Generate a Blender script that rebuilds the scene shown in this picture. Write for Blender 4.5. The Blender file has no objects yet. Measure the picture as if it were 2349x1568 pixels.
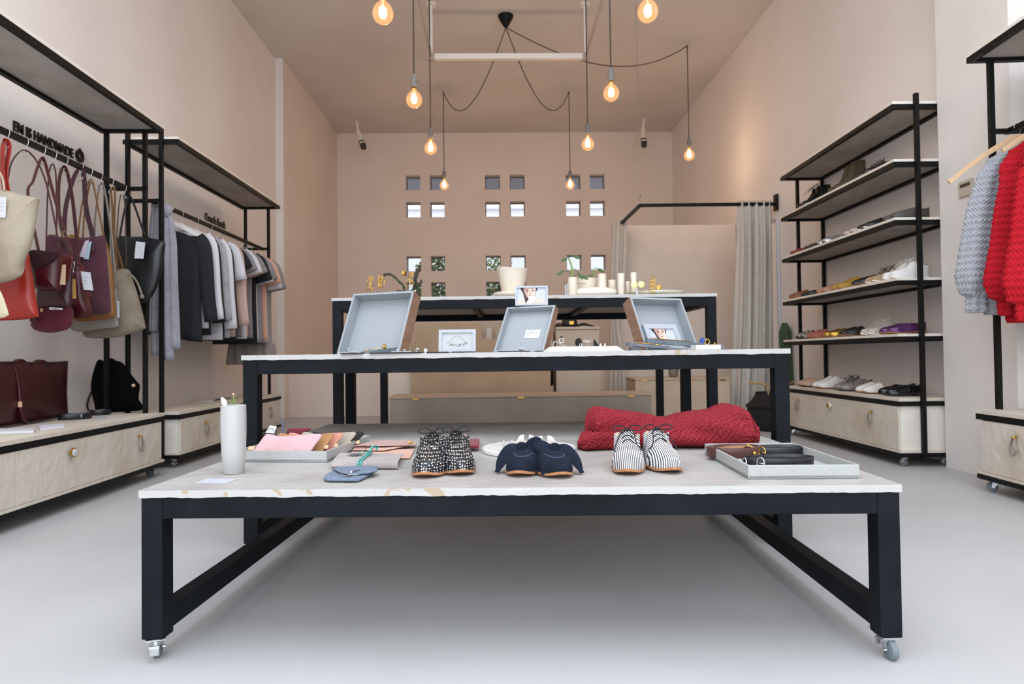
import bpy, bmesh, math, random
from mathutils import Vector, Matrix
random.seed(7)
SC = bpy.context.scene
COL = SC.collection
PI = math.pi
# ------------------------------------------------------------------ camera
IW, IH, FPX, CZ = 2349.0, 1568.0, 1520.0, 0.75
YAW, PIT, ROL = math.radians(1.28), math.atan(30 / 1520.0), 0.0125
_fw = Vector((math.sin(YAW) * math.cos(PIT), math.cos(YAW) * math.cos(PIT), math.sin(PIT)))
_r0 = Vector((math.cos(YAW), -math.sin(YAW), 0)); _u0 = _r0.cross(_fw)
_r = _r0 * math.cos(ROL) - _u0 * math.sin(ROL); _u = _u0 * math.cos(ROL) + _r0 * math.sin(ROL)
CAM = Vector((0, 0, CZ))
cd = bpy.data.cameras.new('camera'); cam = bpy.data.objects.new('camera', cd); COL.objects.link(cam)
cd.sensor_fit = 'HORIZONTAL'; cd.sensor_width = 36; cd.lens = FPX * 36 / IW
cd.clip_start = 0.02; cd.clip_end = 200
m3 = Matrix((_r, _u, -_fw)).transposed()
cam.matrix_world = Matrix.Translation(CAM) @ m3.to_4x4()
cd.dof.use_dof = True; cd.dof.focus_distance = 1.95; cd.dof.aperture_fstop = 6.0
SC.camera = cam
def _ray(x, y): return _fw + _r * ((x - IW / 2) / FPX) - _u * ((y - IH / 2) / FPX)
def aZ(x, y, z): d = _ray(x, y); return CAM + d * ((z - CZ) / d.z)
def aY(x, y, Y): d = _ray(x, y); return CAM + d * (Y / d.y)
def aX(x, y, X): d = _ray(x, y); return CAM + d * (X / d.x)
# ------------------------------------------------------------------ world, light, exposure
SC.view_settings.view_transform = 'Standard'; SC.view_settings.look = 'None'
SC.view_settings.exposure = -0.08; SC.view_settings.gamma = 1.0; SC.view_settings.use_curve_mapping = False
w = bpy.data.worlds.new('daylight'); SC.world = w; w.use_nodes = True
bg = w.node_tree.nodes['Background']; bg.inputs[1].default_value = 4.6
_tc = w.node_tree.nodes.new('ShaderNodeTexCoord'); _sp = w.node_tree.nodes.new('ShaderNodeSeparateXYZ'); _rp = w.node_tree.nodes.new('ShaderNodeValToRGB')
_l = w.node_tree.links.new; _l(_tc.outputs['Generated'], _sp.inputs[0]); _l(_sp.outputs['Z'], _rp.inputs[0]); _l(_rp.outputs[0], bg.inputs[0])
_e = _rp.color_ramp.elements; _e[0].position = .03; _e[0].color = (.78, .84, .90, 1); _e[1].position = .46; _e[1].color = (.88, .95, 1.04, 1)
def area(name, loc, rot, sx, sy, power, col, portal=False):
    l = bpy.data.lights.new(name, 'AREA'); l.shape = 'RECTANGLE'; l.size = sx; l.size_y = sy; l.energy = power; l.color = col
    o = bpy.data.objects.new(name, l); COL.objects.link(o); o.location = loc; o.rotation_euler = rot
    if portal: l.cycles.is_portal = True
    return o
area('shopfront_daylight', (0.1, -2.35, 2.18), (PI / 2, 0, 0), 5.4, 4.36, 1, (1, 1, 1), True)
area('added_rooflight_daylight', (0.1, 0.55, 4.58), (0, 0, 0), 4.8, 4.3, 1, (1, 1, 1), True)  # portal for the added, unseen opening in the front ceiling
SC.cycles.max_bounces = 8; SC.cycles.diffuse_bounces = 5; SC.cycles.glossy_bounces = 3; SC.cycles.transparent_max_bounces = 12
SC.cycles.transmission_bounces = 6; SC.cycles.caustics_reflective = False; SC.cycles.caustics_refractive = False
SC.cycles.sample_clamp_indirect = 6
# ------------------------------------------------------------------ materials
def lin(c):
    if isinstance(c, str): c = tuple(int(c[i:i + 2], 16) / 255 for i in (0, 2, 4))
    return tuple((v / 12.92 if v <= .04045 else ((v + .055) / 1.055) ** 2.4) for v in c) + (1,)
_M = {}
def _nt(name):
    m = bpy.data.materials.new(name); m.use_nodes = True
    return m, m.node_tree, m.node_tree.nodes['Principled BSDF']
def mk(name, col, rough=.6, metal=0, col2=None, vs=6, vdet=4, vmin=.35, vmax=.65, bump=0, bs=80, bdist=.002, coat=0, spec=.5, sheen=0, kind='noise', stretch=None):
    """one procedural surface: base colour varied by noise towards col2, and a bump"""
    if name in _M: return _M[name]
    m, t, b = _nt(name); N = t.nodes.new; L = t.links.new
    b.inputs['Base Color'].default_value = lin(col); b.inputs['Roughness'].default_value = rough; b.inputs['Metallic'].default_value = metal
    b.inputs['Specular IOR Level'].default_value = spec; b.inputs['Coat Weight'].default_value = coat
    if sheen: b.inputs['Sheen Weight'].default_value = sheen; b.inputs['Sheen Roughness'].default_value = .5
    tc = N('ShaderNodeTexCoord'); src = tc.outputs['Object']
    if stretch:
        mp = N('ShaderNodeMapping'); mp.inputs['Scale'].default_value = stretch; L(src, mp.inputs['Vector']); src = mp.outputs['Vector']
    if col2:
        n = N('ShaderNodeTexNoise'); n.inputs['Scale'].default_value = vs; n.inputs['Detail'].default_value = vdet; L(src, n.inputs['Vector'])
        r = N('ShaderNodeValToRGB'); r.color_ramp.elements[0].position = vmin; r.color_ramp.elements[1].position = vmax
        r.color_ramp.elements[0].color = lin(col); r.color_ramp.elements[1].color = lin(col2)
        L(n.outputs['Fac'], r.inputs['Fac']); L(r.outputs['Color'], b.inputs['Base Color'])
    if bump:
        if kind == 'voronoi':
            n2 = N('ShaderNodeTexVoronoi'); n2.inputs['Scale'].default_value = bs; o = n2.outputs['Distance']
        else:
            n2 = N('ShaderNodeTexNoise'); n2.inputs['Scale'].default_value = bs; n2.inputs['Detail'].default_value = 3; o = n2.outputs['Fac']
        L(src, n2.inputs['Vector'])
        bp = N('ShaderNodeBump'); bp.inputs['Strength'].default_value = bump; bp.inputs['Distance'].default_value = bdist
        L(o, bp.inputs['Height']); L(bp.outputs['Normal'], b.inputs['Normal'])
    _M[name] = m; return m
def glass(name, tint=(1, 1, 1), gloss=.08, emit=None, es=0, rough=.03):
    if name in _M: return _M[name]
    m, t, b = _nt(name); N = t.nodes.new; L = t.links.new; t.nodes.remove(b)
    tr = N('ShaderNodeBsdfTransparent'); tr.inputs[0].default_value = tint + (1,)
    gl = N('ShaderNodeBsdfGlossy'); gl.inputs['Roughness'].default_value = rough
    fr = N('ShaderNodeLayerWeight'); fr.inputs['Blend'].default_value = gloss
    mx = N('ShaderNodeMixShader'); L(fr.outputs['Facing' if gloss > .2 else 'Fresnel'], mx.inputs[0]); L(tr.outputs[0], mx.inputs[1]); L(gl.outputs[0], mx.inputs[2])
    out = mx.outputs[0]
    if emit:
        e = N('ShaderNodeEmission'); e.inputs[0].default_value = emit + (1,); e.inputs[1].default_value = es
        ad = N('ShaderNodeAddShader'); L(out, ad.inputs[0]); L(e.outputs[0], ad.inputs[1]); out = ad.outputs[0]
    L(out, t.nodes['Material Output'].inputs[0]); _M[name] = m; return m
def emit(name, col, s):
    m, t, b = _nt(name); b.inputs['Emission Color'].default_value = col + (1,); b.inputs['Emission Strength'].default_value = s
    b.inputs['Base Color'].default_value = col + (1,); return m
WALL = mk('blush_plaster', 'e9e3df', .85, col2='e2dad5', vs=1.1, vmin=.3, vmax=.7, bump=.12, bs=25, bdist=.004)
WALLW = mk('white_plaster', 'e6e1dd', .85, col2='ddd7d2', vs=1.3, bump=.12, bs=25, bdist=.004)
WALLR = mk('pink_beige_plaster', 'e6d9cf', .85, col2='dfd0c5', vs=1.1, vmin=.3, vmax=.7, bump=.12, bs=25, bdist=.004)
CEIL = mk('ceiling_plaster', 'dbd4cf', .9, col2='d2cac4', vs=1.0, bump=.08, bs=14, bdist=.004)
FLOOR = mk('polished_screed', 'bbbbbc', .45, col2='b1b1b1', vs=1.6, vdet=8, vmin=.3, vmax=.72, bump=.05, bs=90, bdist=.001, spec=.35)
BLACK = mk('black_painted_steel', '101011', .5, col2='161615', vs=30, spec=.15)
TBLACK = mk('black_brushed_timber', '101317', .5, col2='171b20', vs=9, bump=.15, bs=40, bdist=.002, spec=.1)
BOARD = mk('limewashed_board', 'cfc7bb', .7, col2='bfb09a', vs=3, vdet=5, vmin=.45, vmax=.8, bump=.7, bs=11, bdist=.014)
BOARDW = mk('limewashed_shelf', 'e2dcd2', .7, col2='cfc0ab', vs=4, vmin=.5, vmax=.8, bump=.35, bs=30, bdist=.004)
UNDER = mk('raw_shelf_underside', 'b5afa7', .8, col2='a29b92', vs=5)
BRASS = mk('brass', 'c79a4d', .3, 1); GOLD = mk('gold_plate', 'd9ab52', .25, 1); CHROME = mk('zinc_plate', 'c9cbcd', .28, 1); SILVER = mk('silver', 'e3e3e5', .2, 1)
RUBBER = mk('grey_rubber', '6c767c', .6); WHITE = mk('white_card', 'c9cace', .7); PAPER = mk('grey_card', 'b3b4be', .75)
CERAM = mk('white_ceramic', 'b0b0ae', .35, coat=.2); CREAM = mk('cream_ceramic', 'dcd2c1', .45); PINKW = mk('pull_leather', '8d8378', .6)
# ------------------------------------------------------------------ mesh building
MW = {}
class MB:
    def __init__(s): s.b = bmesh.new()
    def face(s, vs):
        try: return s.b.faces.new(vs)
        except ValueError: return None
    def box(s, x0, x1, y0, y1, z0, z1, bev=0):
        g = bmesh.ops.create_cube(s.b, size=1)
        for v in g['verts']: v.co = Vector(((x0 + x1) / 2 + v.co.x * (x1 - x0), (y0 + y1) / 2 + v.co.y * (y1 - y0), (z0 + z1) / 2 + v.co.z * (z1 - z0)))
        if bev: bmesh.ops.bevel(s.b, geom=list({e for v in g['verts'] for e in v.link_edges}), offset=bev, segments=2, affect='EDGES', profile=.6)
        return s
    def bar(s, p, q, w, h, up=(0, 0, 1), bev=0):
        p, q = Vector(p), Vector(q); d = (q - p).normalized(); up = Vector(up)
        if abs(d.dot(up)) > .98: up = Vector((0, 1, 0))
        a = d.cross(up).normalized() * w / 2; c = a.normalized().cross(d) * h / 2
        v = [s.b.verts.new(e + i * a + j * c) for e in (p, q) for i, j in ((-1, -1), (1, -1), (1, 1), (-1, 1))]
        fs = [(3, 2, 1, 0), (4, 5, 6, 7)] + [(k, (k + 1) % 4, 4 + (k + 1) % 4, 4 + k) for k in range(4)]
        for f in fs: s.face([v[i] for i in f])
        if bev: bmesh.ops.bevel(s.b, geom=list({e for x in v for e in x.link_edges}), offset=bev, segments=2, affect='EDGES', profile=.6)
        return s
    def loft(s, rings, caps=True, closed=True):
        R = [[s.b.verts.new(Vector(p)) for p in r] for r in rings]; n = len(R[0])
        for a, c in zip(R, R[1:]):
            for k in range(n if closed else n - 1):
                s.face([a[k], a[(k + 1) % n], c[(k + 1) % n], c[k]])
        if caps and closed: s.face(R[0][::-1]); s.face(R[-1])
        return s
    def tube(s, pts, r, n=8, caps=True, flat=1.0, loop=False):
        P = [Vector(p) for p in pts]; m = len(P); rings = []; ref = None
        for i, p in enumerate(P):
            if loop: d = P[(i + 1) % m] - P[i - 1]
            else: d = P[min(i + 1, m - 1)] - P[max(i - 1, 0)]
            d.normalize()
            if ref is None: ref = Vector((0, 0, 1)) if abs(d.z) < .9 else Vector((1, 0, 0))
            a = ref - d * ref.dot(d)
            if a.length < 1e-4: a = d.orthogonal()
            a.normalize(); ref = a; c = d.cross(a)
            rr = r(i / (m - 1)) if callable(r) else r
            rings.append([p + a * (rr * flat * math.cos(2 * PI * k / n)) + c * (rr * math.sin(2 * PI * k / n)) for k in range(n)])
        if loop: rings.append(rings[0])
        return s.loft(rings, caps and not loop)
    def ribbon(s, pts, width, th, side):
        """strap: flat band along pts; side = vector across its width"""
        P = [Vector(p) for p in pts]; sd = Vector(side).normalized(); rings = []
        for i, p in enumerate(P):
            d = (P[min(i + 1, len(P) - 1)] - P[max(i - 1, 0)]).normalized(); a = (sd - d * sd.dot(d)).normalized(); c = d.cross(a)
            ww = width(i / (len(P) - 1)) if callable(width) else width
            rings.append([p + a * (x * ww / 2) + c * (y * th / 2) for x, y in ((-1, -.6), (-.9, -1), (.9, -1), (1, -.6), (1, .6), (.9, 1), (-.9, 1), (-1, .6))])
        return s.loft(rings)
    def lathe(s, prof, c=(0, 0, 0), n=32, sx=1, sy=1, caps=True):
        c = Vector(c)
        return s.loft([[c + Vector((r * sx * math.cos(2 * PI * k / n), r * sy * math.sin(2 * PI * k / n), z)) for k in range(n)] for r, z in prof], caps)
    def ball(s, c, r, n=16, m=10, sz=1, sx=1, sy=1):
        return s.lathe([(max(r * math.sin(PI * i / m), r * .02), -r * sz * math.cos(PI * i / m)) for i in range(m + 1)], c, n, sx, sy)
    def pillow(s, pts, o, u, v, n, th, rings=5, back=1.0, flatpow=.5, wob=0, smooth=True, seed=0):
        """closed outline pts (u,v) inflated to thickness th along n"""
        o, u, v, n = Vector(o), Vector(u), Vector(v), Vector(n)
        if smooth: pts = crom(pts)
        N = len(pts); cx = sum(p[0] for p in pts) / N; cy = sum(p[1] for p in pts) / N; rnd = random.Random(seed)
        ph = [rnd.uniform(0, 6.3) for _ in range(4)]
        def ring(f, sg):
            h = th / 2 * ((1 - f * f) ** flatpow if f < 1 else 0) * sg
            out = []
            for p in pts:
                x = cx + (p[0] - cx) * f; y = cy + (p[1] - cy) * f
                ww = wob * (1 - f ** 4) * (math.sin(x * 31 + ph[0] + y * 9) + math.sin(y * 23 + ph[1] - x * 13) * .7) * sg
                out.append(o + u * x + v * y + n * (h * (back if sg < 0 else 1) + ww))
            return out
        fs = [.02] + [(1 - (1 - k / rings) ** 1.7) for k in range(1, rings)]
        R = [ring(f, -1) for f in fs] + [ring(1, 1)] + [ring(f, 1) for f in fs[::-1]]
        return s.loft(R)
    def prism(s, pts, o, u, v, n, th, bev=0):
        o, u, v, n = Vector(o), Vector(u), Vector(v), Vector(n)
        a = [s.b.verts.new(o + u * p[0] + v * p[1]) for p in pts]; c = [s.b.verts.new(o + u * p[0] + v * p[1] + n * th) for p in pts]
        s.face(a[::-1]); s.face(c); k = len(a)
        for i in range(k): s.face([a[i], a[(i + 1) % k], c[(i + 1) % k], c[i]])
        return s
    def build(s, name, mat, parent=None, smooth=False, world=True, origin=None, auto=None):
        bmesh.ops.recalc_face_normals(s.b, faces=s.b.faces)
        me = bpy.data.meshes.new(name); o = bpy.data.objects.new(name, me); COL.objects.link(o)
        if parent is not None:
            if world: s.b.transform(MW[parent.name].inverted())
            o.parent = parent; MW[o.name] = MW[parent.name]
        else:
            if origin is None:
                xs = [v.co for v in s.b.verts]; lo = [min(c[i] for c in xs) for i in range(3)]; hi = [max(c[i] for c in xs) for i in range(3)]
                origin = ((lo[0] + hi[0]) / 2, (lo[1] + hi[1]) / 2, lo[2])
            T = Matrix.Translation(origin); s.b.transform(T.inverted()); o.location = origin; MW[o.name] = T
        s.b.to_mesh(me); s.b.free()
        for mm in (mat if isinstance(mat, (list, tuple)) else [mat]): me.materials.append(mm)
        if smooth:
            for p in me.polygons: p.use_smooth = True
            if auto is not None:
                try: me.set_sharp_from_angle(angle=math.radians(auto))
                except Exception: pass
        return o
def crom(pts, k=4):
    out = []; n = len(pts)
    for i in range(n):
        p0, p1, p2, p3 = pts[i - 1], pts[i], pts[(i + 1) % n], pts[(i + 2) % n]
        for j in range(k):
            t = j / k
            out.append(tuple(.5 * ((2 * p1[a]) + (-p0[a] + p2[a]) * t + (2 * p0[a] - 5 * p1[a] + 4 * p2[a] - p3[a]) * t * t + (-p0[a] + 3 * p1[a] - 3 * p2[a] + p3[a]) * t ** 3) for a in range(len(p1))))
    return out
def cro(pts, k=6):
    """open Catmull-Rom through 3-D points"""
    P = [Vector(p) for p in pts]; P = [P[0] * 2 - P[1]] + P + [P[-1] * 2 - P[-2]]; out = []
    for i in range(1, len(P) - 2):
        p0, p1, p2, p3 = P[i - 1:i + 3]
        for j in range(k):
            t = j / k; out.append(.5 * ((2 * p1) + (p2 - p0) * t + (2 * p0 - 5 * p1 + 4 * p2 - p3) * t * t + (3 * p1 - p0 - 3 * p2 + p3) * t ** 3))
    out.append(P[-2]); return out
def thing(name, label, cat, loc=(0, 0, 0), rz=0, group=None):
    o = bpy.data.objects.new(name, None); COL.objects.link(o); o.location = loc; o.rotation_euler = (0, 0, rz); o.empty_display_size = .05
    MW[o.name] = Matrix.Translation(loc) @ Matrix.Rotation(rz, 4, 'Z')
    return tag(o, label, cat, group)
def tag(o, label, cat, group=None):
    o['label'] = label; o['category'] = cat
    if group: o['group'] = group
    return o
def struct(o): o['kind'] = 'structure'; return o
def dup(root, M, label=None, group=None):
    """copy a thing and its parts to world matrix M"""
    def cp(o, par):
        c = o.copy(); COL.objects.link(c)
        if par: c.parent = par
        for ch in list(o.children): cp(ch, c)
        return c
    c = cp(root, None); c.matrix_world = M; MW[c.name] = M
    if label: c['label'] = label
    if group: c['group'] = group
    return c
def LX(o, x, y, z): return MW[o.name] @ Vector((x, y, z))
# ------------------------------------------------------------------ the room
XL, XR, YB, HC, YF = -2.74, 3.0, 11.1, 4.5, -2.4
XLr, YC = -2.645, 8.3
def quadbox(name, mat, *a): return struct(MB().box(*a).build(name, mat))
quadbox('floor', FLOOR, -3.6, 3.9, YF - .3, 11.4, -.1, 0)
b = MB(); SKL = (-2.3, 2.5, -1.6, 2.7)   # added ceiling opening, out of view, to bring daylight from above
b.box(-3.6, 3.9, SKL[3], 11.4, HC, HC + .1); b.box(-3.6, 3.9, YF - .3, SKL[2], HC, HC + .1); b.box(-3.6, SKL[0], SKL[2], SKL[3], HC, HC + .1); b.box(SKL[1], 3.9, SKL[2], SKL[3], HC, HC + .1)
struct(b.build('ceiling', CEIL))
quadbox('wall_left', WALL, XL - .2, XL, YF, YC, 0, HC)
quadbox('wall_left_rear', WALLR, XL - .2, XLr, YC, YB + .2, 0, HC)
quadbox('trim_1', WALLW, XLr - .094, XLr + .003, YC - .012, YC - .001, 0, HC)
quadbox('wall_right', WALL, XR, XR + .2, YF, YB + .2, 0, HC)
quadbox('wall_right_pier', WALLW, 2.855, XR - .001, 3.58, 4.18, 0, HC)
b = MB(); b.box(XL - .2, XR + .2, YF - .2, YF, 4.36, HC); b.box(XL - .2, -2.6, YF - .2, YF, 0, 4.36); b.box(2.8, XR + .2, YF - .2, YF, 0, 4.36)
struct(b.build('wall_front', WALLW))
# back wall with its grid of little square windows
WX = [(-1.505, -1.26), (-1.1, -.855), (-.172, .075), (.245, .495), (1.19, 1.44), (1.595, 1.85)]
WZ = [(3.535, 3.785), (3.08, 3.335), (2.172, 2.425), (1.733, 1.985)]
xs = sorted([XLr, XR] + [v for p in WX for v in p]); zs = sorted([0, HC] + [v for p in WZ for v in p])
b = MB(); T = .17
for i in range(len(xs) - 1):
    for j in range(len(zs) - 1):
        x0, x1, z0, z1 = xs[i], xs[i + 1], zs[j], zs[j + 1]
        if (x0, x1) in WX and (z0, z1) in WZ:
            for q in (((x0, z0), (x1, z0)), ((x1, z0), (x1, z1)), ((x1, z1), (x0, z1)), ((x0, z1), (x0, z0))):
                b.face([b.b.verts.new((q[k][0], y, q[k][1])) for k, y in ((0, YB), (1, YB), (1, YB + T), (0, YB + T))])
        else:
            for y in (YB, YB + T): b.face([b.b.verts.new(p) for p in ((x0, y, z0), (x1, y, z0), (x1, y, z1), (x0, y, z1))])
bmesh.ops.remove_doubles(b.b, verts=b.b.verts, dist=1e-5)
struct(b.build('wall_back', WALLR))
PANE = glass('window_pane', (.7, .71, .73), .06); REV = mk('window_frame_taupe', '6f6258', .7)
n = 0
for z0, z1 in WZ:
    for x0, x1 in WX:
        n += 1; b = MB(); f = .014; y = YB + T - .03
        b.box(x0, x0 + f, y, y + .03, z0, z1); b.box(x1 - f, x1, y, y + .03, z0, z1); b.box(x0, x1, y, y + .03, z1 - f, z1); b.box(x0, x1, y, y + .03, z0, z0 + f)
        fr = struct(b.build('window_%d' % n, REV))
        MB().box(x0 + f, x1 - f, y + .012, y + .018, z0 + f, z1 - f).build('pane', PANE, fr)
# what lies outside the back wall
quadbox('yard_ground', mk('yard_gravel', '8f8b84', .9), -14, 14, 11.4, 26, -.1, 0)
quadbox('street_ground', mk('street_pavement', 'd2d2d2', .9), -14, 14, -16, YF - .3, -.12, -.02)
quadbox('roof_eave', mk('eave_boards', '9d98a0', .8), -4, 4.4, 11.32, 13.2, 3.98, 4.1)
b = MB(); b.box(-7, 8, 17.0, 17.3, 0, 5.2)
for z in (3.55, 3.8, 4.15, 4.5): b.box(-7, 8, 16.9, 17.0, z, z + .07)
struct(b.build('yard_wall', mk('yard_whitewash', 'e8e6e6', .8)))
# knee wall where the rear of the room starts
quadbox('trim_2', WALLR, XLr, 1.4, 8.46, 8.66, 0, .6)
# ------------------------------------------------------------------ casters
def caster(par, x, y, top, rot=0, brake=True, d=.05, world=True):
    """swivel caster: plate, fork and brake are one part, the wheel its sub-part"""
    r = d / 2 * 1.0; R = Matrix.Translation((x, y, 0)) @ Matrix.Rotation(rot, 4, 'Z')
    b = MB(); b.box(-.022, .022, -.022, .022, top - .004, top); b.lathe([(.016, 0), (.018, .006), (.014, .012)], (0, 0, top - .016), 14)
    for sx in (-1, 1):
        b.prism([(-.012, 0), (.014, 0), (.02, -(top - .014 - r)), (.008, -(top - .008 - r))], (sx * .0125 - .001, 0, top - .014), (0, 1, 0), (0, 0, 1), (1, 0, 0), .002)
    b.tube([(-.019, .013, r), (.019, .013, r)], .004, 8)
    if brake: b.box(-.011, .011, -.03, .0, r + .012, r + .018, .002); b.box(-.011, .011, -.034, -.026, r - .004, r + .016, .002)
    b.b.transform(R); c = b.build('caster', CHROME, par, world=world)
    b = MB(); b.loft([[(xx, .013 + q * math.cos(2 * PI * k / 20), r + q * math.sin(2 * PI * k / 20)) for k in range(20)] for xx, q in ((-.0095, r * .8), (-.0075, r), (.0075, r), (.0095, r * .8))])
    b.b.transform(R); b.build('wheel', RUBBER, c, smooth=True, auto=40, world=world)
# ------------------------------------------------------------------ the three nesting tables
def top_mat():
    m, t, b = _nt('chipped_white_tabletop'); N = t.nodes.new; L = t.links.new
    tc = N('ShaderNodeTexCoord'); g = N('ShaderNodeNewGeometry'); sep = N('ShaderNodeSeparateXYZ'); L(g.outputs['Normal'], sep.inputs[0])
    n = N('ShaderNodeTexNoise'); n.inputs['Scale'].default_value = 13; n.inputs['Detail'].default_value = 7; n.inputs['Distortion'].default_value = .8; L(tc.outputs['Object'], n.inputs[0])
    r = N('ShaderNodeValToRGB'); e = r.color_ramp.elements; e[0].position = .64; e[1].position = .665; e[0].color = (0, 0, 0, 1); e[1].color = (1, 1, 1, 1); L(n.outputs['Fac'], r.inputs[0])
    # chips of bare board show along the edges only
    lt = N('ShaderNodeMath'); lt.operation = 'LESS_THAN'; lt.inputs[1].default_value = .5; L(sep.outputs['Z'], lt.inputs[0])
    mu = N('ShaderNodeMath'); mu.operation = 'MULTIPLY'; L(r.outputs[0], mu.inputs[0]); L(lt.outputs[0], mu.inputs[1])
    n2 = N('ShaderNodeTexNoise'); n2.inputs['Scale'].default_value = 5; n2.inputs['Detail'].default_value = 6; L(tc.outputs['Object'], n2.inputs[0])
    r2 = N('ShaderNodeValToRGB'); e = r2.color_ramp.elements; e[0].position = .42; e[1].position = .62; e[0].color = lin('aaa7a3'); e[1].color = lin('9f9b97'); L(n2.outputs['Fac'], r2.inputs[0])
    mx = N('ShaderNodeMix'); mx.data_type = 'RGBA'; L(mu.outputs[0], mx.inputs['Factor']); L(r2.outputs[0], mx.inputs['A']); mx.inputs['B'].default_value = lin('a8977f')
    m2 = N('ShaderNodeMix'); m2.data_type = 'RGBA'; L(lt.outputs[0], m2.inputs['Factor']); L(r2.outputs[0], m2.inputs['A']); m2.inputs['B'].default_value = lin('b4b2af'); L(m2.outputs['Result'], mx.inputs['A'])   # side faces coloured lighter to stand in for front light on the edges
    L(mx.outputs['Result'], b.inputs['Base Color']); b.inputs['Roughness'].default_value = .48
    n3 = N('ShaderNodeTexNoise'); n3.inputs['Scale'].default_value = 4; n3.inputs['Detail'].default_value = 5; n3.inputs['Distortion'].default_value = 1.5
    mp = N('ShaderNodeMapping'); mp.inputs['Scale'].default_value = (1, 2.2, 1); L(tc.outputs['Object'], mp.inputs[0]); L(mp.outputs[0], n3.inputs[0])
    r3 = N('ShaderNodeValToRGB'); r3.color_ramp.elements[0].position = .47; r3.color_ramp.elements[1].position = .53; L(n3.outputs['Fac'], r3.inputs[0])
    bp = N('ShaderNodeBump'); bp.inputs['Strength'].default_value = .35; bp.inputs['Distance'].default_value = .004; L(r3.outputs[0], bp.inputs['Height']); L(bp.outputs[0], b.inputs['Normal'])
    return m
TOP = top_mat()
def table(label, A, B, D, H, th, lw, lh, z0, cast, low, braces, nm='nesting_table'):
    A, B = Vector(A), Vector(B); W = math.hypot(B.x - A.x, B.y - A.y); rz = math.atan2(B.y - A.y, B.x - A.x)
    t = thing(nm, label, 'table', (A.x, A.y, 0), rz, 'nested display tables')
    k = dict(world=False); g = .004; zt = H - th
    # board with a slightly uneven lower edge
    b = MB(); b.box(-g, W + g, -g, D, zt, H); bmesh.ops.subdivide_edges(b.b, edges=[e for e in b.b.edges if abs(e.verts[0].co.x - e.verts[1].co.x) > .5], cuts=120, use_grid_fill=True)
    rn = random.Random(len(label))
    for v in b.b.verts:
        if v.co.z < zt + .001: v.co.z += -.0009 + .0007 * math.sin(v.co.x * 31 + v.co.y * 7) + max(-.0012, min(.0006, rn.gauss(0, .0007)))
        else: v.co.z += rn.uniform(-.0004, .0004)
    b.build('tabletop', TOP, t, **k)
    for x in (0, W - lw):
        for y in (0, D - lw): MB().box(x, x + lw, y, y + lw, z0, zt, .003).build('leg', TBLACK, t, **k)
    for y in (0.0015, D - lw + .0015): MB().box(lw, W - lw, y, y + lw - .003, zt - lh, zt - .0005, .002).build('apron_rail', TBLACK, t, **k)
    for x in (0.0015, W - lw + .0015): MB().box(x, x + lw - .003, lw, D - lw, zt - lh, zt - .0005, .002).build('side_rail', TBLACK, t, **k)
    if low:
        for x in (0.002, W - lw + .002): MB().box(x, x + lw - .004, lw, D - lw, z0 + .012, z0 + .012 + lw, .002).build('lower_rail', TBLACK, t, **k)
    for fx in braces: MB().box(W * fx - .02, W * fx + .02, lw, D - lw, zt - .03, zt - .0005).build('cross_brace', TBLACK, t, **k)
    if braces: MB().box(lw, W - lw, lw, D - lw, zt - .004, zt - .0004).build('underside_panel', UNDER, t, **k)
    for i, (x, y) in enumerate(((lw / 2, lw / 2 - .005), (W - lw / 2, lw / 2 - .005), (lw / 2, D - lw / 2), (W - lw / 2, D - lw / 2))):
        if cast: caster(t, x, y, z0, (.35, 3.2, .8, 2.2)[i], True, .047, False)
        else: MB().lathe([(.014, 0), (.018, .004), (.018, z0)], (x, y, 0), 14).build('glide_foot', CHROME, t, **k)
    return t
H1, H2, H3 = .425, .762, 1.10
T1 = table('low black-framed display table with casters and a chipped white top, nearest the camera', aZ(323.5, 1124, H1), aZ(2063, 1110, H1), 1.58, H1,   .0175, .053, .054, .055, True, True, ())
T2 = table('middle-height black-framed display table with white top, standing over the low one', aY(556.5, 815, 2.63), aY(1810, 803, 2.55), 1.56, H2, .0185, .056, .057, .024, False, True, (.33, .67))
T3 = table('tallest black-framed display table with white top, rearmost of the nested three', aY(762, 690, 3.93), aY(1643, 676, 3.88), 1.45, H3, .018, .054, .053, .024, False, False, (.36, .68))
# ------------------------------------------------------------------ shop units along the walls
def pull(par, p, nrm, kind):
    """leather loop on a brass stud, or a round knob; nrm = outward x sign"""
    x, y, z = p; b = MB()
    if kind == 'loop':
        b.tube([(x, y, z), (x + nrm * .014, y, z)], .008, 10); b.ball((x + nrm * .016, y, z), .009, 10, 6); o = b.build('pull_stud', BRASS, par)
        b = MB(); b.ribbon(cro([(x + nrm * .01, y - .004, z + .004), (x + nrm * .02, y - .010, z - .025), (x + nrm * .022, y - .022, z - .06), (x + nrm * .024, y - .006, z - .088), (x + nrm * .024, y + .014, z - .078), (x + nrm * .02, y + .014, z - .03), (x + nrm * .01, y + .004, z + .003)]), .014, .003, (1, 0, 0)); b.build('leather_loop', PINKW, o)
    else:
        b.tube([(x, y, z), (x + nrm * .018, y, z)], .007, 10); b.loft([[(x + nrm * d, y + q * math.cos(a * PI / 10), z + q * math.sin(a * PI / 10)) for a in range(20)] for d, q in ((.016, .016), (.018, .024), (.026, .024), (.028, .021))]); o = b.build('knob', BRASS if kind == 'gilt' else CREAM, par)
        b = MB(); b.loft([[(x + nrm * d, y + q * math.cos(a * PI / 10), z + q * math.sin(a * PI / 10)) for a in range(20)] for d, q in ((.0275, .019), (.031, .018), (.033, .008))]); b.build('knob_face', WHITE if kind == 'gilt' else BRASS, o)
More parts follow.
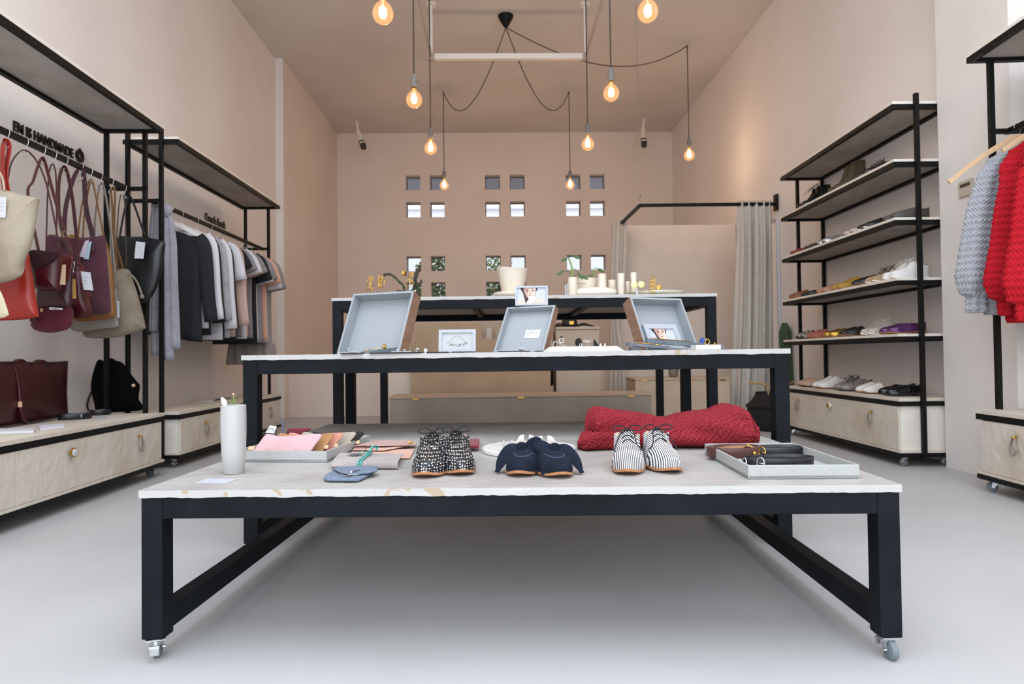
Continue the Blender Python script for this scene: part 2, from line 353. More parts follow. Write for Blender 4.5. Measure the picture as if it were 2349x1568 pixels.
def unit(name, label, cat, s, xf, yn, rz, L, D, H, levels, cabH, doors, rod=None, near=True, cast=True, inset=(.1, .03)):
    """s = -1 against the left wall, +1 against the right; local x runs from the aisle to the wall, y from near to far"""
    t = thing(name, label, cat, (xf, yn, 0), rz); M = MW[t.name]
    def bx(nm, m, x0, x1, y0, y1, z0, z1, bev=0, par=None):
        b = MB(); xa, xb = sorted((s * x0, s * x1)); b.box(xa, xb, y0, y1, z0, z1, bev); b.b.transform(M); return b.build(nm, m, par or t)
    def frame(nm, z, h=.03):
        b = MB()
        for x in (0, D - .03): xa, xb = sorted((s * x, s * (x + .03))); b.box(xa, xb, 0, L, z - h, z)
        for y in (0, L - .03): xa, xb = sorted((s * .03, s * (D - .03))); b.box(xa, xb, y, y + .03, z - h, z)
        b.b.transform(M); return b.build(nm, BLACK, t)
    for i, z in enumerate([H] + levels):
        bx('top_board' if i == 0 else 'shelf', BOARDW, 0, D, 0, L, z - .018, z, .002)
        frame('top_frame' if i == 0 else 'shelf_frame', z - .018)
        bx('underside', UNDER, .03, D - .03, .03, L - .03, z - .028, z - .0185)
    xs = (inset[0], D - .025 - inset[1])
    for x in xs:
        if near: bx('post', BLACK, x, x + .025, -.025, 0, .06, H + .045)
        bx('post', BLACK, x, x + .025, L - .03, L - .005, cabH, H - .048)
    # cabinet
    bx('cabinet_top', BOARD, 0, D, 0, L, cabH - .022, cabH, .002); frame('cabinet_top_rail', cabH - .022)
    bx('cabinet_body', BOARDW, .02, D - .01, .02, L - .02, .105, cabH - .053)
    bx('cabinet_base', BOARD, .0, D, 0, L, .09, .105, .002); frame('cabinet_base_rail', .09, .026)
    prev = None
    for y0, y1, kind in doors:
        d = bx('door', BOARD, .004, .02, y0 + .002, y1 - .002, .107, cabH - .055, .0015)
        p = M @ Vector((s * .004, y0 + (y1 - y0) * .55, cabH - .115)); pull(d, p, -s, kind)
    if cast:
        for x, y in ((.06, .05), (D - .06, .05), (.06, L - .05), (D - .06, L - .05)):
            q = M @ Vector((s * x, y, 0)); caster(t, q.x, q.y, .064, rz + (.4 if y < 1 else 1.2), y > 1, .05)
    if rod:
        rx, z = rod; r = bx('hanging_rod', BLACK, rx - .013, rx + .013, 0, L, z - .013, z + .013)
        bx('crossbar', BLACK, xs[0], xs[1], L - .03, L - .007, z - .012, z + .012)
        if near: bx('crossbar', BLACK, xs[0], xs[1], -.024, -.001, z - .012, z + .012)
    return t
U1 = unit('display_unit', 'black rack with drawer cabinet and handbags on its rail, by the left wall', 'rack', -1, -2.127, 2.26, .018, 2.1, .40, 2.275, [], .405, [(.03, .74, 'gilt'), (.74, 1.43, 'gilt'), (1.43, 2.07, 'loop')], (.225, 1.86), False)
U2 = unit('display_unit', 'black steel clothes rack with drawer cabinet, against the left wall behind the handbag rack', 'rack', -1, -2.195, 4.62, -.012, 2.08, .385, 2.295, [], .39, [(.03, .70, 'loop'), (.70, 1.38, 'loop'), (1.38, 2.05, 'loop')], (.175, 1.845))
R2 = unit('display_unit', 'black steel rack with knitwear on its rail, cut by the right edge of the photo', 'rack', 1, 2.44, 1.6, -.06, 1.9, .40, 2.34, [], .43, [(.03, .65, 'loop'), (.65, 1.28, 'loop'), (1.28, 1.87, 'loop')], (.20, 1.915), False)
SR = unit('shoe_rack', 'tall black steel shoe rack with five shelves over a drawer cabinet, right wall', 'rack', 1, 2.572, 4.2, -.02, 1.78, .385, 2.36, [1.985, 1.607, 1.217, .856], .443, [(.02, .59, 'loop'), (.59, 1.17, 'knob'), (1.17, 1.76, 'loop')], None, True, True, (.135, .0))
# ------------------------------------------------------------------ lettering on the left wall
def text(name, s, mat, M, size, ext, parent=None, bold=0):
    c = bpy.data.curves.new(name, 'FONT'); c.body = s; c.size = size; c.extrude = ext; c.align_x = 'LEFT'; c.offset = bold; c.resolution_u = 3
    o = bpy.data.objects.new(name, c); COL.objects.link(o); dg = bpy.context.evaluated_depsgraph_get(); me = bpy.data.meshes.new_from_object(o.evaluated_get(dg))
    COL.objects.unlink(o); bpy.data.objects.remove(o)
    b = MB(); b.b.from_mesh(me); bpy.data.meshes.remove(me); b.b.transform(M); return b.build(name, mat, parent)
def wallM(p, along, up, width, s, size, bold=0):
    """matrix putting text at p, running 'along', scaled to fill width"""
    a = Vector(along).normalized(); u = Vector(up); n = a.cross(u)
    c = bpy.data.curves.new('t', 'FONT'); c.body = s; c.size = size; c.offset = bold; o = bpy.data.objects.new('t', c); COL.objects.link(o); bpy.context.view_layer.update(); wd = max(o.dimensions.x, 1e-3); COL.objects.unlink(o); bpy.data.objects.remove(o)
    R = Matrix((a, u, n)).transposed().to_4x4(); return Matrix.Translation(p) @ R @ Matrix.Diagonal((width / wd, 1, 1, 1))
INK = mk('black_acrylic', '0c0c0d', .35)
xw = XL + .006
p0, p1 = aX(30, 302, xw), aX(167, 359, xw); z = (p0.z + p1.z) / 2; sz = .082
o = text('wall_lettering', 'EM IS HANDMADE', INK, wallM((xw, p0.y, z), (0, 1, 0), (0, 0, 1), p1.y - p0.y, 'EM IS HANDMADE', sz, .0012), sz, .005, None, .0012)
tag(o, 'black raised capital lettering on the left wall above the handbag rail', 'lettering')
q = aX(183, 358, xw); b = MB()
for k in range(40):
    pass
R1 = [[(xw + dx, q.y + r * math.cos(2 * PI * k / 36) * 1.0, q.z + r * 1.05 * math.sin(2 * PI * k / 36) + (.012 if k == 9 else 0)) for k in range(36)] for dx, r in ((-.006, .016), (-.006, .04), (.006, .04), (.006, .016), (-.006, .016))]
b.loft(R1, False); tag(b.build('ring_emblem', INK), 'black ring emblem at the end of the wall lettering over the handbags', 'emblem')
p0, p1 = aX(470, 503, xw), aX(517, 524, xw)
p0 = aX(470, 506, xw); p1 = aX(517, 522, xw)
o = text('wall_lettering', 'Camela Frank', INK, wallM((xw, p0.y, (p0.z + p1.z) / 2), (0, 1, 0), (0, 0, 1), p1.y - p0.y, 'Camela Frank', .10, .002), .10, .005, None, .002)
tag(o, 'black raised script lettering on the left wall above the clothes rail', 'lettering')
# ------------------------------------------------------------------ pendant bulbs
AMB = glass('amber_bulb_glass', (1, .80, .60), .25, (1.0, .52, .22), .42)
FIL = emit('bulb_filament', (1, .72, .40), 14)
CORD = mk('grey_braided_cord', '4b4640', .8); CONC = mk('concrete_lampholder', '8e8b87', .9, col2='75726e', vs=40)
def bulb(label, px, py, y, top=None, swag=None, sc=1.0):
    c = aY(px, py, y); r = .064 * sc
    t = thing('pendant_lamp', label, 'lamp', (c.x, c.y, c.z), 0, 'globe bulb pendants')
    b = MB(); b.lathe([(.0125, r * 1.42), (.014, r * 1.3), (.022, r * 1.08), (.045 * sc, r * .76), (r * .93, r * .36), (r, 0), (r * .93, -r * .37), (r * .72, -r * .7), (r * .4, -r * .92), (.006, -r)], c, 28); g = b.build('globe_bulb', AMB, t, smooth=True)
    b = MB()
    for i in range(5):
        a = 2 * PI * i / 5; x, yy = .014 * math.cos(a), .014 * math.sin(a); b.tube([c + Vector((x, yy, -.026)), c + Vector((x * .8, yy * .8, .03))], .0034, 6)
    b.build('filament', FIL, g)
    b = MB(); b.tube([c + Vector((0, 0, .03)), c + Vector((0, 0, r * 1.35))], .005, 6); b.build('stem', mk('glass_stem', 'e8d8c0', .3), g)
    b = MB(); b.lathe([(.0135, r * 1.4), (.0135, r * 1.62)], c, 16); b.lathe([(.021, r * 1.36), (.019, r * 1.46)], c, 16); b.build('bulb_cap', BRASS, t, smooth=True, auto=40)
    h0 = r * 1.55; b = MB(); b.lathe([(.024, h0), (.026, h0 + .01), (.026, h0 + .07), (.022, h0 + .095), (.008, h0 + .108)], c, 18); b.build('lampholder', CONC, t, smooth=True, auto=50)
    P = [c + Vector((0, 0, h0 + .1))]
    if swag:
        hk = Vector(swag[0]); P = [P[0], Vector((c.x, c.y, hk.z - .045)), hk + Vector((0, 0, -.03))]
        b = MB(); b.tube([P[0], (c.x, c.y, hk.z - .05)], .006, 8)
        A = Vector(swag[1]); S = [hk + Vector((0, 0, -.045))]
        for i in range(1, 19):
            f = i / 18; q = S[0].lerp(A, f); q.z -= swag[2] * 4 * f * (1 - f) * (1 - .35 * f); S.append(q)
        b.tube([Vector((c.x, c.y, hk.z - .05))] + S, .006, 8)
    else:
        b = MB(); b.tube([P[0], (c.x, c.y, HC)], .006, 8)
    b.build('cord', CORD, t, smooth=True)
    l = bpy.data.lights.new('bulb_glow', 'POINT'); l.energy = 13.5 if y > 6 else 4.5; l.color = (1, .81, .64); l.shadow_soft_size = .03
    lo = bpy.data.objects.new('bulb_glow', l); COL.objects.link(lo); lo.parent = t; lo.location = (0, 0, 0)
    return t
cc = aZ(1160, 36, HC); CANO = Vector((cc.x, cc.y, HC - .13))
h1, h2, h3 = aZ(1016, 203, HC), aZ(1305, 203, HC), aZ(1579, 95, HC)
bulb('bare globe bulb cut by the top edge, left of the two nearest', 878.5, 31, 3.98)
bulb('globe bulb on a straight cord with concrete holder, left of the white ceiling bar', 950, 229, 5.2)
bulb('globe bulb hanging right under the left end of the white ceiling bar', 988, 340, 6.7)
bulb('leftmost swagged globe bulb in front of the left group of windows', 1019, 425, h1.y, None, (h1, CANO, .62))
bulb('swagged globe bulb in front of the right group of windows', 1308, 424, h2.y, None, (h2, CANO, .62))
bulb('globe bulb hanging right under the right end of the white ceiling bar', 1348.5, 331, 6.7)
bulb('globe bulb on a straight cord with concrete holder, right of the ceiling bar', 1402, 214, 5.25)
bulb('bare globe bulb cut by the top edge, right of the two nearest', 1486, 27, 4.02)
bulb('rightmost globe bulb, swagged towards the right wall', 1581, 356, h3.y, None, (h3, CANO, .40))
t = MB(); t.lathe([(.012, HC - .135), (.02, HC - .13), (.082, HC - .02), (.085, HC)], (cc.x, cc.y, 0), 28); tag(t.build('ceiling_rose', BLACK, smooth=True, auto=40), 'black conical ceiling rose gathering the three swagged lamp cords', 'ceiling rose')
for i, (h, lb) in enumerate(((h1, 'small ceiling hook holding the left swagged cord'), (h2, 'small ceiling hook holding the middle swagged cord'), (h3, 'small ceiling hook holding the right swagged cord'))):
    b = MB(); b.tube(cro([(h.x, h.y, HC), (h.x, h.y, HC - .02), (h.x - .014, h.y, HC - .035), (h.x, h.y, HC - .052), (h.x + .014, h.y, HC - .04)]), .003, 6); b.lathe([(.012, HC - .003), (.012, HC)], h, 10); tag(b.build('ceiling_hook', mk('white_hook', 'c9b9ae', .5)), lb, 'hook', 'ceiling hooks')
# ceiling conduit frame
PIPE = mk('painted_conduit', 'b7a99e', .6); BARW = mk('white_track', 'ece4dc', .5)
zc = 3.93; a0 = aZ(990, 131, zc); a1 = aZ(1346, 121, zc)
t = thing('conduit_frame', 'white ceiling bar on two posts with pipes running forward, under the ceiling rose', 'ceiling frame', ((a0.x + a1.x) / 2, a0.y, zc))
MB().box(a0.x + .03, a1.x - .02, a0.y - .03, a0.y + .03, zc - .028, zc + .028, .003).build('light_bar', BARW, t)
for x in (a0.x, a1.x):
    MB().tube([(x, a0.y, zc), (x, a0.y, HC)], .017, 10).build('drop_post', BARW, t, smooth=True, auto=40)
    MB().lathe([(.055, HC - .02), (.055, HC)], (x, a0.y, 0), 12).build('mounting_plate', BARW, t)
    MB().tube([(x, a0.y + .02, zc), (x, 1.2, zc)], .014, 10).build('pipe', PIPE, t, smooth=True, auto=40)
    MB().box(x - .035, x + .035, a0.y - .035, a0.y + .035, zc - .035, zc + .035, .006).build('junction_box', PIPE, t)
# two ceiling spotlights
for px, py, px2, py2, lb in ((818, 278, 832, 332, 'small spotlight on the ceiling at the rear left'), (1478, 272, 1477, 325, 'small spotlight on the ceiling at the rear right')):
    p = aZ(px, py, HC); q = aY(px2, py2, p.y - .15); m = p.lerp(q, .45); m.x -= .02
    t = thing('spotlight', lb, 'spotlight', p, 0, 'ceiling spotlights')
    MB().lathe([(.05, HC - .02), (.05, HC)], p, 16).build('mount', mk('spot_grey', '8b8078', .5), t)
    b = MB(); b.tube([p, m], .022, 10); b.build('arm', BARW, t, smooth=True, auto=40)
    d = (q - m).normalized(); b = MB(); b.tube([m, m + d * .26], .038, 14); b.build('lamp_body', BARW, t, smooth=True, auto=40)
    b = MB(); b.tube([m + d * .2, m + d * .22], .047, 14); b.tube([m + d * .262, m + d * .33], lambda f: .05 - .006 * f, 14); b.build('lens_ring', mk('spot_dark', '3b342f', .4), t, smooth=True, auto=40)
# ------------------------------------------------------------------ fitting room
CURT = mk('grey_linen', 'cac3ba', .9, col2='beb6ac', vs=30, bump=.3, bs=220, bdist=.001)
rc = aZ(1468, 471, 2.32); rr = aZ(1772, 467, 2.32); re = aZ(1413, 519, 2.34)
YP = 8.18; pl = aY(1412, 517, YP); pr = aY(1676, 511, YP)
t = thing('curtain_rail', 'black L-shaped curtain rail of the fitting room', 'rail', (rc.x, rc.y, 2.32))
MB().bar(rc, (XR - .03, rc.y - .02, 2.32), .028, .032).build('front_bar', BLACK, t)
MB().bar(rc + Vector((0, -.014, 0)), (pl.x + .03, YP - .02, 2.33), .028, .032).build('side_bar', BLACK, t)
b = MB(); b.box(XR - .03, XR - .012, rc.y - .06, rc.y + .02, 2.25, 2.42); b.build('wall_bracket', BLACK, t)
b = MB(); b.tube([(rc.x, rc.y, 2.33), (rc.x - .01, rc.y, HC)], .0025, 5); b.tube([(rc.x, rc.y, 2.40), (rc.x, rc.y, 2.43)], .012, 8); b.build('support_wire', mk('wire', '8d8178', .4), t)
b = MB(); b.box(pl.x + .01, XR - .005, YP, YP + .05, 0, pl.z, .003); tag(b.build('fitting_room_panel', mk('cream_partition', 'dfd2c6', .8, col2='d8cabd', vs=1.5)), 'cream free-standing partition panel forming the back of the fitting room', 'partition')
def curtain(label, A, B, z0, z1, folds, amp, A2=None, B2=None, head=True, tie=None):
    """pleated cloth between A and B (x,y) at the top, A2..B2 at the hem"""
    A, B = Vector(A), Vector(B); A2 = Vector(A2 or A); B2 = Vector(B2 or B); n = folds * 10; d = (B - A).normalized(); nn = Vector((-d.y, d.x)); rows = 26; G = []
    b = MB()
    for sgn in (0, 1):
        g = []
        for j in range(rows + 1):
            f = j / rows; z = z1 + (z0 - z1) * f; a = A.lerp(A2, f ** 1.4); c = B.lerp(B2, f ** 1.4)
            if tie: sq = 1 - .62 * math.exp(-((f - tie) / .16) ** 2); mid = a.lerp(c, .28); a = mid + (a - mid) * sq; c = mid + (c - mid) * sq
            row = []
            for i in range(n + 1):
                u = i / n; p = a.lerp(c, u); ph = u * folds * 2 * PI + .5 * math.sin(3 * f + u * 7)
                am = amp * (.35 + .65 * min(1, f * 5)) * (.8 + .35 * math.sin(u * 17))
                w = math.sin(ph) * am + .3 * am * math.sin(2.3 * ph + f * 2); q = p + nn * (w + sgn * .004); row.append(b.b.verts.new((q.x, q.y, z)))
            g.append(row)
        G.append(g)
    for g in G:
        for j in range(rows):
            for i in range(n): b.face([g[j][i], g[j][i + 1], g[j + 1][i + 1], g[j + 1][i]])
    for j in (0, rows):
        for i in range(n): b.face([G[0][j][i], G[0][j][i + 1], G[1][j][i + 1], G[1][j][i]])
    for i in (0, n):
        for j in range(rows): b.face([G[0][j][i], G[0][j + 1][i], G[1][j + 1][i], G[1][j][i]])
    o = b.build('curtain', CURT, None, smooth=True); tag(o, label, 'curtain', 'fitting room curtains'); return o
ca = aY(1690, 470, rc.y); cb = aY(1768, 470, rc.y); c2 = aY(1672, 940, rc.y); c3 = aY(1772, 940, rc.y)
curtain('long grey linen curtain at the front of the fitting room, beside the shoe rack', (ca.x, rc.y - .02), (cb.x, rc.y - .02), .02, 2.36, 5, .05, (c2.x, rc.y - .03), (c3.x, rc.y - .03))
k0 = aY(1436, 512, 7.85); curtain('grey linen curtain gathered back at the left side of the fitting room', (pl.x - .06, YP - .06), (k0.x, 7.85), .03, 2.36, 4, .03, (pl.x - .16, YP - .06), (pl.x + .05, 7.95), True, .52)
b = MB(); p = aX(1771, 508, XR - .02); MB_ = aX(1771, 508, XR - .02)
t = thing('wall_mirror', 'tall frameless mirror on the right wall, seen edge-on beside the curtain', 'mirror', (XR - .02, 7.15, .25))
MB().box(XR - .022, XR - .008, 6.95, 7.4, .25, 2.15).build('mirror_glass', mk('mirror_glass', 'e9e9e9', .03, 1), t)
b = MB(); b.box(XR - .03, XR - .004, 6.92, 6.95, .24, 2.16); b.box(XR - .03, XR - .004, 7.4, 7.43, .24, 2.16); b.box(XR - .03, XR - .004, 6.95, 7.4, 2.15, 2.17); b.box(XR - .03, XR - .004, 6.95, 7.4, .23, .25); b.build('mirror_frame', WHITE, t)
# ------------------------------------------------------------------ counter, chests and what stands by them
TAN = mk('raw_mdf', 'b59b80', .8, col2='aa9075', vs=3, bump=.1, bs=40); TANP = mk('painted_mdf', 'c7b7a6', .8, col2='bfae9c', vs=2)
yc = 6.75; cl = aY(941, 800, yc); cr = aY(1262, 800, yc); ct = aY(1000, 741, yc).z
t = thing('shop_counter', 'tan board sales counter behind the tallest table', 'counter', ((cl.x + cr.x) / 2, yc, 0))
wl = aY(1103, 742, yc); wr = aY(1172, 776, yc)
b = MB(); b.box(cl.x, wl.x, yc, yc + .03, 0, ct); b.box(wr.x, cr.x, yc, yc + .03, 0, ct); b.box(wl.x, wr.x, yc, yc + .03, 0, wr.z); b.build('front_panel', TAN, t)
MB().box(cl.x, cr.x, yc + .03, yc + .6, ct - .3, ct - .28).build('inner_shelf', TANP, t)
for x in (cl.x, cr.x - .03): MB().box(x, x + .03, yc + .03, yc + .6, 0, ct).build('side_panel', TANP, t)
MB().box(wl.x + .0, wr.x + .05, yc + .35, yc + .38, .3, ct).build('back_panel', TANP, t)
MB().box(wl.x, wr.x, yc + .008, yc + .016, wr.z, ct).build('display_window', glass('counter_glass', (.9, .88, .86), .1), t)
b = MB(); b.box(aY(892, 850, yc + .1).x, cl.x - .004, yc + .1, yc + .5, 0, ct - .02); tag(b.build('side_cupboard', mk('cream_cupboard', 'd8cabb', .75)), 'pale narrow cupboard standing left of the tan sales counter', 'cupboard')
for i, (fx, cl_, lb) in enumerate(((.12, 'eceae6', 'white folded card inside the counter window, left'), (.45, 'cfc4b8', 'pale card box inside the counter window, right'))):
    x = wl.x + fx * (wr.x - wl.x) + .02; MB().box(x, x + .05, yc + .1, yc + .14, ct - .28, ct - .06).build
    b = MB(); b.box(x, x + (.05 if i == 0 else .1), yc + .1, yc + .15, ct - .28, ct - .05); tag(b.build('card_box', mk('card' + str(i), cl_, .7)), lb, 'box')
b = MB(); p = aY(1115, 772, yc + .1); b.pillow([(-.05, 0), (.0, .02), (.08, .018), (.1, 0), (.05, -.014)], (p.x + .02, yc + .18, ct - .26), (1, 0, 0), (0, 0, 1), (0, 1, 0), .08); tag(b.build('wallet', mk('brown_suede', '6b4232', .8), smooth=True), 'brown folded pouch lying inside the counter window', 'pouch')
# open shelf to the right of the counter with dark things
sx0, sx1 = aY(1277, 745, yc).x, aY(1378, 745, yc).x; sz = aY(1320, 748, yc).z
t = thing('back_shelf', 'low painted cabinet with dark things on top, right of the tan counter', 'cabinet', ((sx0 + sx1) / 2, yc + .25, 0))
MB().box(sx0, sx1, yc + .12, yc + .5, 0, sz - .025).build('cabinet_body', TANP, t); MB().box(sx0 - .0, sx1, yc + .10, yc + .52, sz - .025, sz).build('cabinet_top', TANP, t)
BLK = mk('matt_black', '0d0c0c', .6)
p = aY(1285, 742, yc + .2); b = MB(); b.pillow([(-.06, 0), (-.03, .05), (.03, .05), (.08, .0)], (p.x, yc + .3, sz), (1, 0, 0), (0, 0, 1), (0, 1, 0), .12, smooth=False); tag(b.build('clutch_bag', mk('dark_brown_leather', '2b1c18', .5), smooth=True), 'dark brown pouch at the left end of the low cabinet', 'pouch')
p = aY(1310, 742, yc + .2); b = MB(); b.pillow([(-.09, 0), (-.085, .09), (.07, .09), (.085, 0)], (p.x, yc + .28, sz), (1, 0, 0), (0, 0, 1), (0, 1, 0), .12, smooth=False); t = tag(b.build('black_case', BLK, smooth=True), 'black case with a brass tag on the low cabinet behind the counter', 'case')
MB().box(p.x - .015, p.x + .03, yc + .213, yc + .219, sz + .03, sz + .065).build('brass_tag', BRASS, t)
p = aY(1345, 738, yc + .2); b = MB()
for k in range(3): b.tube(cro([(p.x - .1, yc + .24 + k * .03, sz + .012), (p.x - .03, yc + .25, sz + .04 - k * .008), (p.x + .04, yc + .24 + k * .02, sz + .02), (p.x + .09, yc + .3, sz + .01)]), .008, 6)
tag(b.build('cable_bundle', BLK, smooth=True), 'loose black cables on the low cabinet by the fitting room', 'cable')
# chests
yb = 6.6; hz = aY(1200, 906, yb).z
for lb, xa, xb, za, y0, dp in (('long low wooden chest with a hinged lid in front of the counter', 892, 1496, 905, 6.2, .42), ('cream wooden chest standing by the fitting room, right of the long chest', 1457, 1676, 866, 6.75, .5)):
    A_, B_ = aY(xa, 905, y0), aY(xb, 905, y0); z = aY((xa + xb) / 2, za, y0).z
    m1, m2 = (mk('grey_chest_paint', 'a69d92', .8, col2='988e83', vs=3), mk('chest_lid', 'bda58f', .7)) if xa < 1000 else (mk('cream_chest', 'c9b59f', .8, col2='c0ab94', vs=4), mk('cream_chest_lid', 'bfa78f', .7))
    t = thing('wooden_chest', lb, 'chest', ((A_.x + B_.x) / 2, y0, 0))
    MB().box(A_.x + .006, B_.x - .006, y0 + .006, y0 + dp, .0, z - .026, .003).build('chest_body', m1, t)
    MB().box(A_.x, B_.x, y0, y0 + dp, z - .024, z, .004).build('lid', m2, t)
    for f in (.1, .5, .92): MB().box(A_.x + (B_.x - A_.x) * f - .03, A_.x + (B_.x - A_.x) * f + .03, y0 - .004, y0 + .006, z - .034, z - .02).build('hinge', BRASS, t)
    if xa > 1000:
        p = aY(1545, 866, y0 + .2); b = MB(); b.lathe([(.035, z), (.05, z + .02), (.054, z + .09), (.052, z + .14), (.046, z + .14), (.044, z + .1)], (p.x, y0 + .2, 0), 24); tag(b.build('plant_pot', mk('grey_stoneware', '7d776c', .6), smooth=True, auto=40), 'grey stoneware pot on the cream chest', 'pot')
p = aY(1262, 870, 6.5); b = MB(); b.lathe([(.13, 0), (.14, .04), (.06, .06), (.05, .36), (.12, .4), (.168, .46), (.172, .56), (.14, .62), (.02, .63)], (aY(1245, 870, 7.62).x, 7.62, 0), 30)
tag(b.build('round_stool', BLK, smooth=True, auto=40), 'round black stool half hidden behind the right edge of the tan counter', 'stool')
# basket with rope handle and the cactus behind it
bx, by = aY(1765, 930, 6.32).x, 6.32
for k in range(22): pass
prof = [(.14, 0), (.17, .015), (.195, .09), (.205, .17), (.20, .21), (.222, .235), (.175, .27), (.135, .325), (.122, .366), (.112, .366), (.12, .30), (.16, .23)]
t = thing('basket', 'black woven basket with rope handles on the floor beside the curtain', 'basket', (bx, by, 0))
b = MB(); P = []
for (r0, z0), (r1, z1) in zip(prof, prof[1:]):
    for k in range(4): f = k / 4; P.append((r0 + (r1 - r0) * f + .003 * (k % 2), z0 + (z1 - z0) * f))
b.lathe(P, (bx, by, 0), 40); b.build('basket_body', mk('black_seagrass', '141211', .85, bump=.5, bs=120, bdist=.004), t, smooth=True)
ROPE = mk('jute_rope', 'a98a5f', .9)
for sx in (-1, 1): MB().tube(cro([(bx + sx * .05, by - .11, .345), (bx + sx * .07, by - .12, .43), (bx + sx * .13, by - .11, .455), (bx + sx * .18, by - .08, .452), (bx + sx * .215, by - .06, .465)]), .01, 8).build('rope_handle', ROPE, t, smooth=True)
cx, cy = aY(1801, 790, 6.68).x, 6.68; t = thing('potted_cactus', 'tall green columnar cactus in a pot beside the far end of the shoe rack', 'cactus', (cx, cy, 0))
zt = aY(1801, 740, cy).z; b = MB(); R = []
for i in range(22):
    f = i / 21; z = .28 + (zt - .28) * f; r = .056 * min(1, (1.02 - f) * 7) ** .5 * (.9 + .1 * f); R.append([(cx + .03 * (1 - f) ** 2 + r * (1 + .13 * math.cos(8 * 2 * PI * k / 48)) * math.cos(2 * PI * k / 48), cy + r * (1 + .13 * math.cos(8 * 2 * PI * k / 48)) * math.sin(2 * PI * k / 48), z) for k in range(48)])
b.loft(R); b.build('stem', mk('cactus_green', '3f5638', .6, col2='31452c', vs=20), t, smooth=True)
b = MB(); b.lathe([(.075, 0), (.088, .28), (.092, .31), (.08, .31), (.07, .27)], (cx + .008, cy, 0), 28); b.build('pot', mk('dark_pot', '3a3430', .7), t, smooth=True, auto=40)
# ------------------------------------------------------------------ shoes
def interp(tab, t):
    for (a, va), (b_, vb) in zip(tab, tab[1:]):
        if t <= b_: f = (t - a) / (b_ - a) if b_ > a else 0; f = f * f * (3 - 2 * f) * .5 + f * .5; return va + (vb - va) * f
    return tab[-1][1]
HW = [(0, .10), (.02, .32), (.06, .55), (.12, .75), (.22, .93), (.32, 1.0), (.45, .96), (.58, .84), (.70, .70), (.84, .66), (.93, .57), (.98, .40), (1, .2)]
STY = {  # top-centre height above sole; opening start; rim height
    'oxford': dict(top=[(0, .010), (.03, .026), (.10, .040), (.22, .050), (.34, .057), (.46, .073), (.56, .085), (.6, .088), (1, .07)], open=.6, rim=[(.55, .083), (.64, .076), (.76, .060), (.88, .056), (1, .066)]),
    'loafer': dict(top=[(0, .010), (.03, .025), (.10, .039), (.22, .047), (.34, .053), (.46, .061), (.52, .064), (1, .06)], open=.5, rim=[(.48, .063), (.6, .056), (.75, .048), (.88, .050), (1, .062)]),
    'flat': dict(top=[(0, .010), (.04, .024), (.12, .034), (.24, .040), (.34, .044), (.4, .046), (1, .04)], open=.38, rim=[(.36, .045), (.5, .036), (.7, .034), (.88, .042), (1, .052)]),
    'sneaker': dict(top=[(0, .014), (.03, .032), (.10, .046), (.22, .054), (.34, .066), (.46, .086), (.56, .104), (.6, .108), (1, .08)], open=.6, rim=[(.55, .1), (.64, .086), (.76, .07), (.88, .068), (1, .08)]),
    'slide': dict(top=[(0, .010), (.04, .028), (.12, .042), (.24, .052), (.36, .062), (.46, .068), (1, .05)], open=.47, rim=[(.44, .064), (.55, .02), (.7, .012), (.88, .012), (1, .014)]),
    'boot': dict(top=[(0, .010), (.03, .028), (.10, .042), (.22, .052), (.34, .068), (.46, .10), (.54, .15), (.58, .17), (1, .16)], open=.6, rim=[(.55, .17), (.7, .168), (1, .17)]),
    'highboot': dict(top=[(0, .010), (.03, .028), (.10, .044), (.22, .054), (.34, .072), (.46, .11), (.54, .17), (.58, .2), (1, .2)], open=.6, rim=[(.55, .2), (.7, .2), (1, .205)]),
}
def sring(st, t, L, W, bend, heel, K=13):
    """half profile of the upper at t (0 toe, 1 heel)"""
    S = STY[st]; hw = W / 2 * interp(HW, t); y = t * L; xo = bend * math.sin(PI * t) * .010
    z0 = .004 + .010 * max(0, 1 - t / .16) ** 2 + heel * (max(0, (t - .35) / .4) if t < .75 else 1) ** 1.3 * .8 + .006
    op = t >= S['open']; P = []
    if not op:
        h = interp(S['top'], t); e = .6
        for k in range(K):
            a = k / (K - 1)
            if k == 0: P.append((0, z0))
            elif k == 1: P.append((hw * .96, z0 - .001))
            else:
                ph = (k - 2) / (K - 3) * PI / 2; P.append((hw * math.cos(ph) ** e * (1 - .06 * math.sin(ph)), z0 + h * (.16 + .84 * math.sin(ph) ** (.92 if t < .3 else 1.15))))
    else:
        h = interp(S['rim'], t); rx = hw * (.93 if st not in ('boot', 'highboot') else .78)
        if st == 'slide': rx = hw * .97
        th = min(.0028, hw * .2)
        base = [(0, z0), (hw * .96, z0 - .001), (hw, z0 + h * .12), (hw * 1.0, z0 + h * .35), (hw * .98, z0 + h * .6), (rx + (hw - rx) * .4, z0 + h * .85), (rx + th * .6, z0 + h * .97), (rx, z0 + h), (rx - th, z0 + h * .97), (max(hw * .8, rx - th), z0 + h * .6), (hw * .86, z0 + h * .3), (hw * .8, z0 + .008), (0, z0 + .007)]
        P = base
    return [(x, y, z, xo) for x, z in P], op
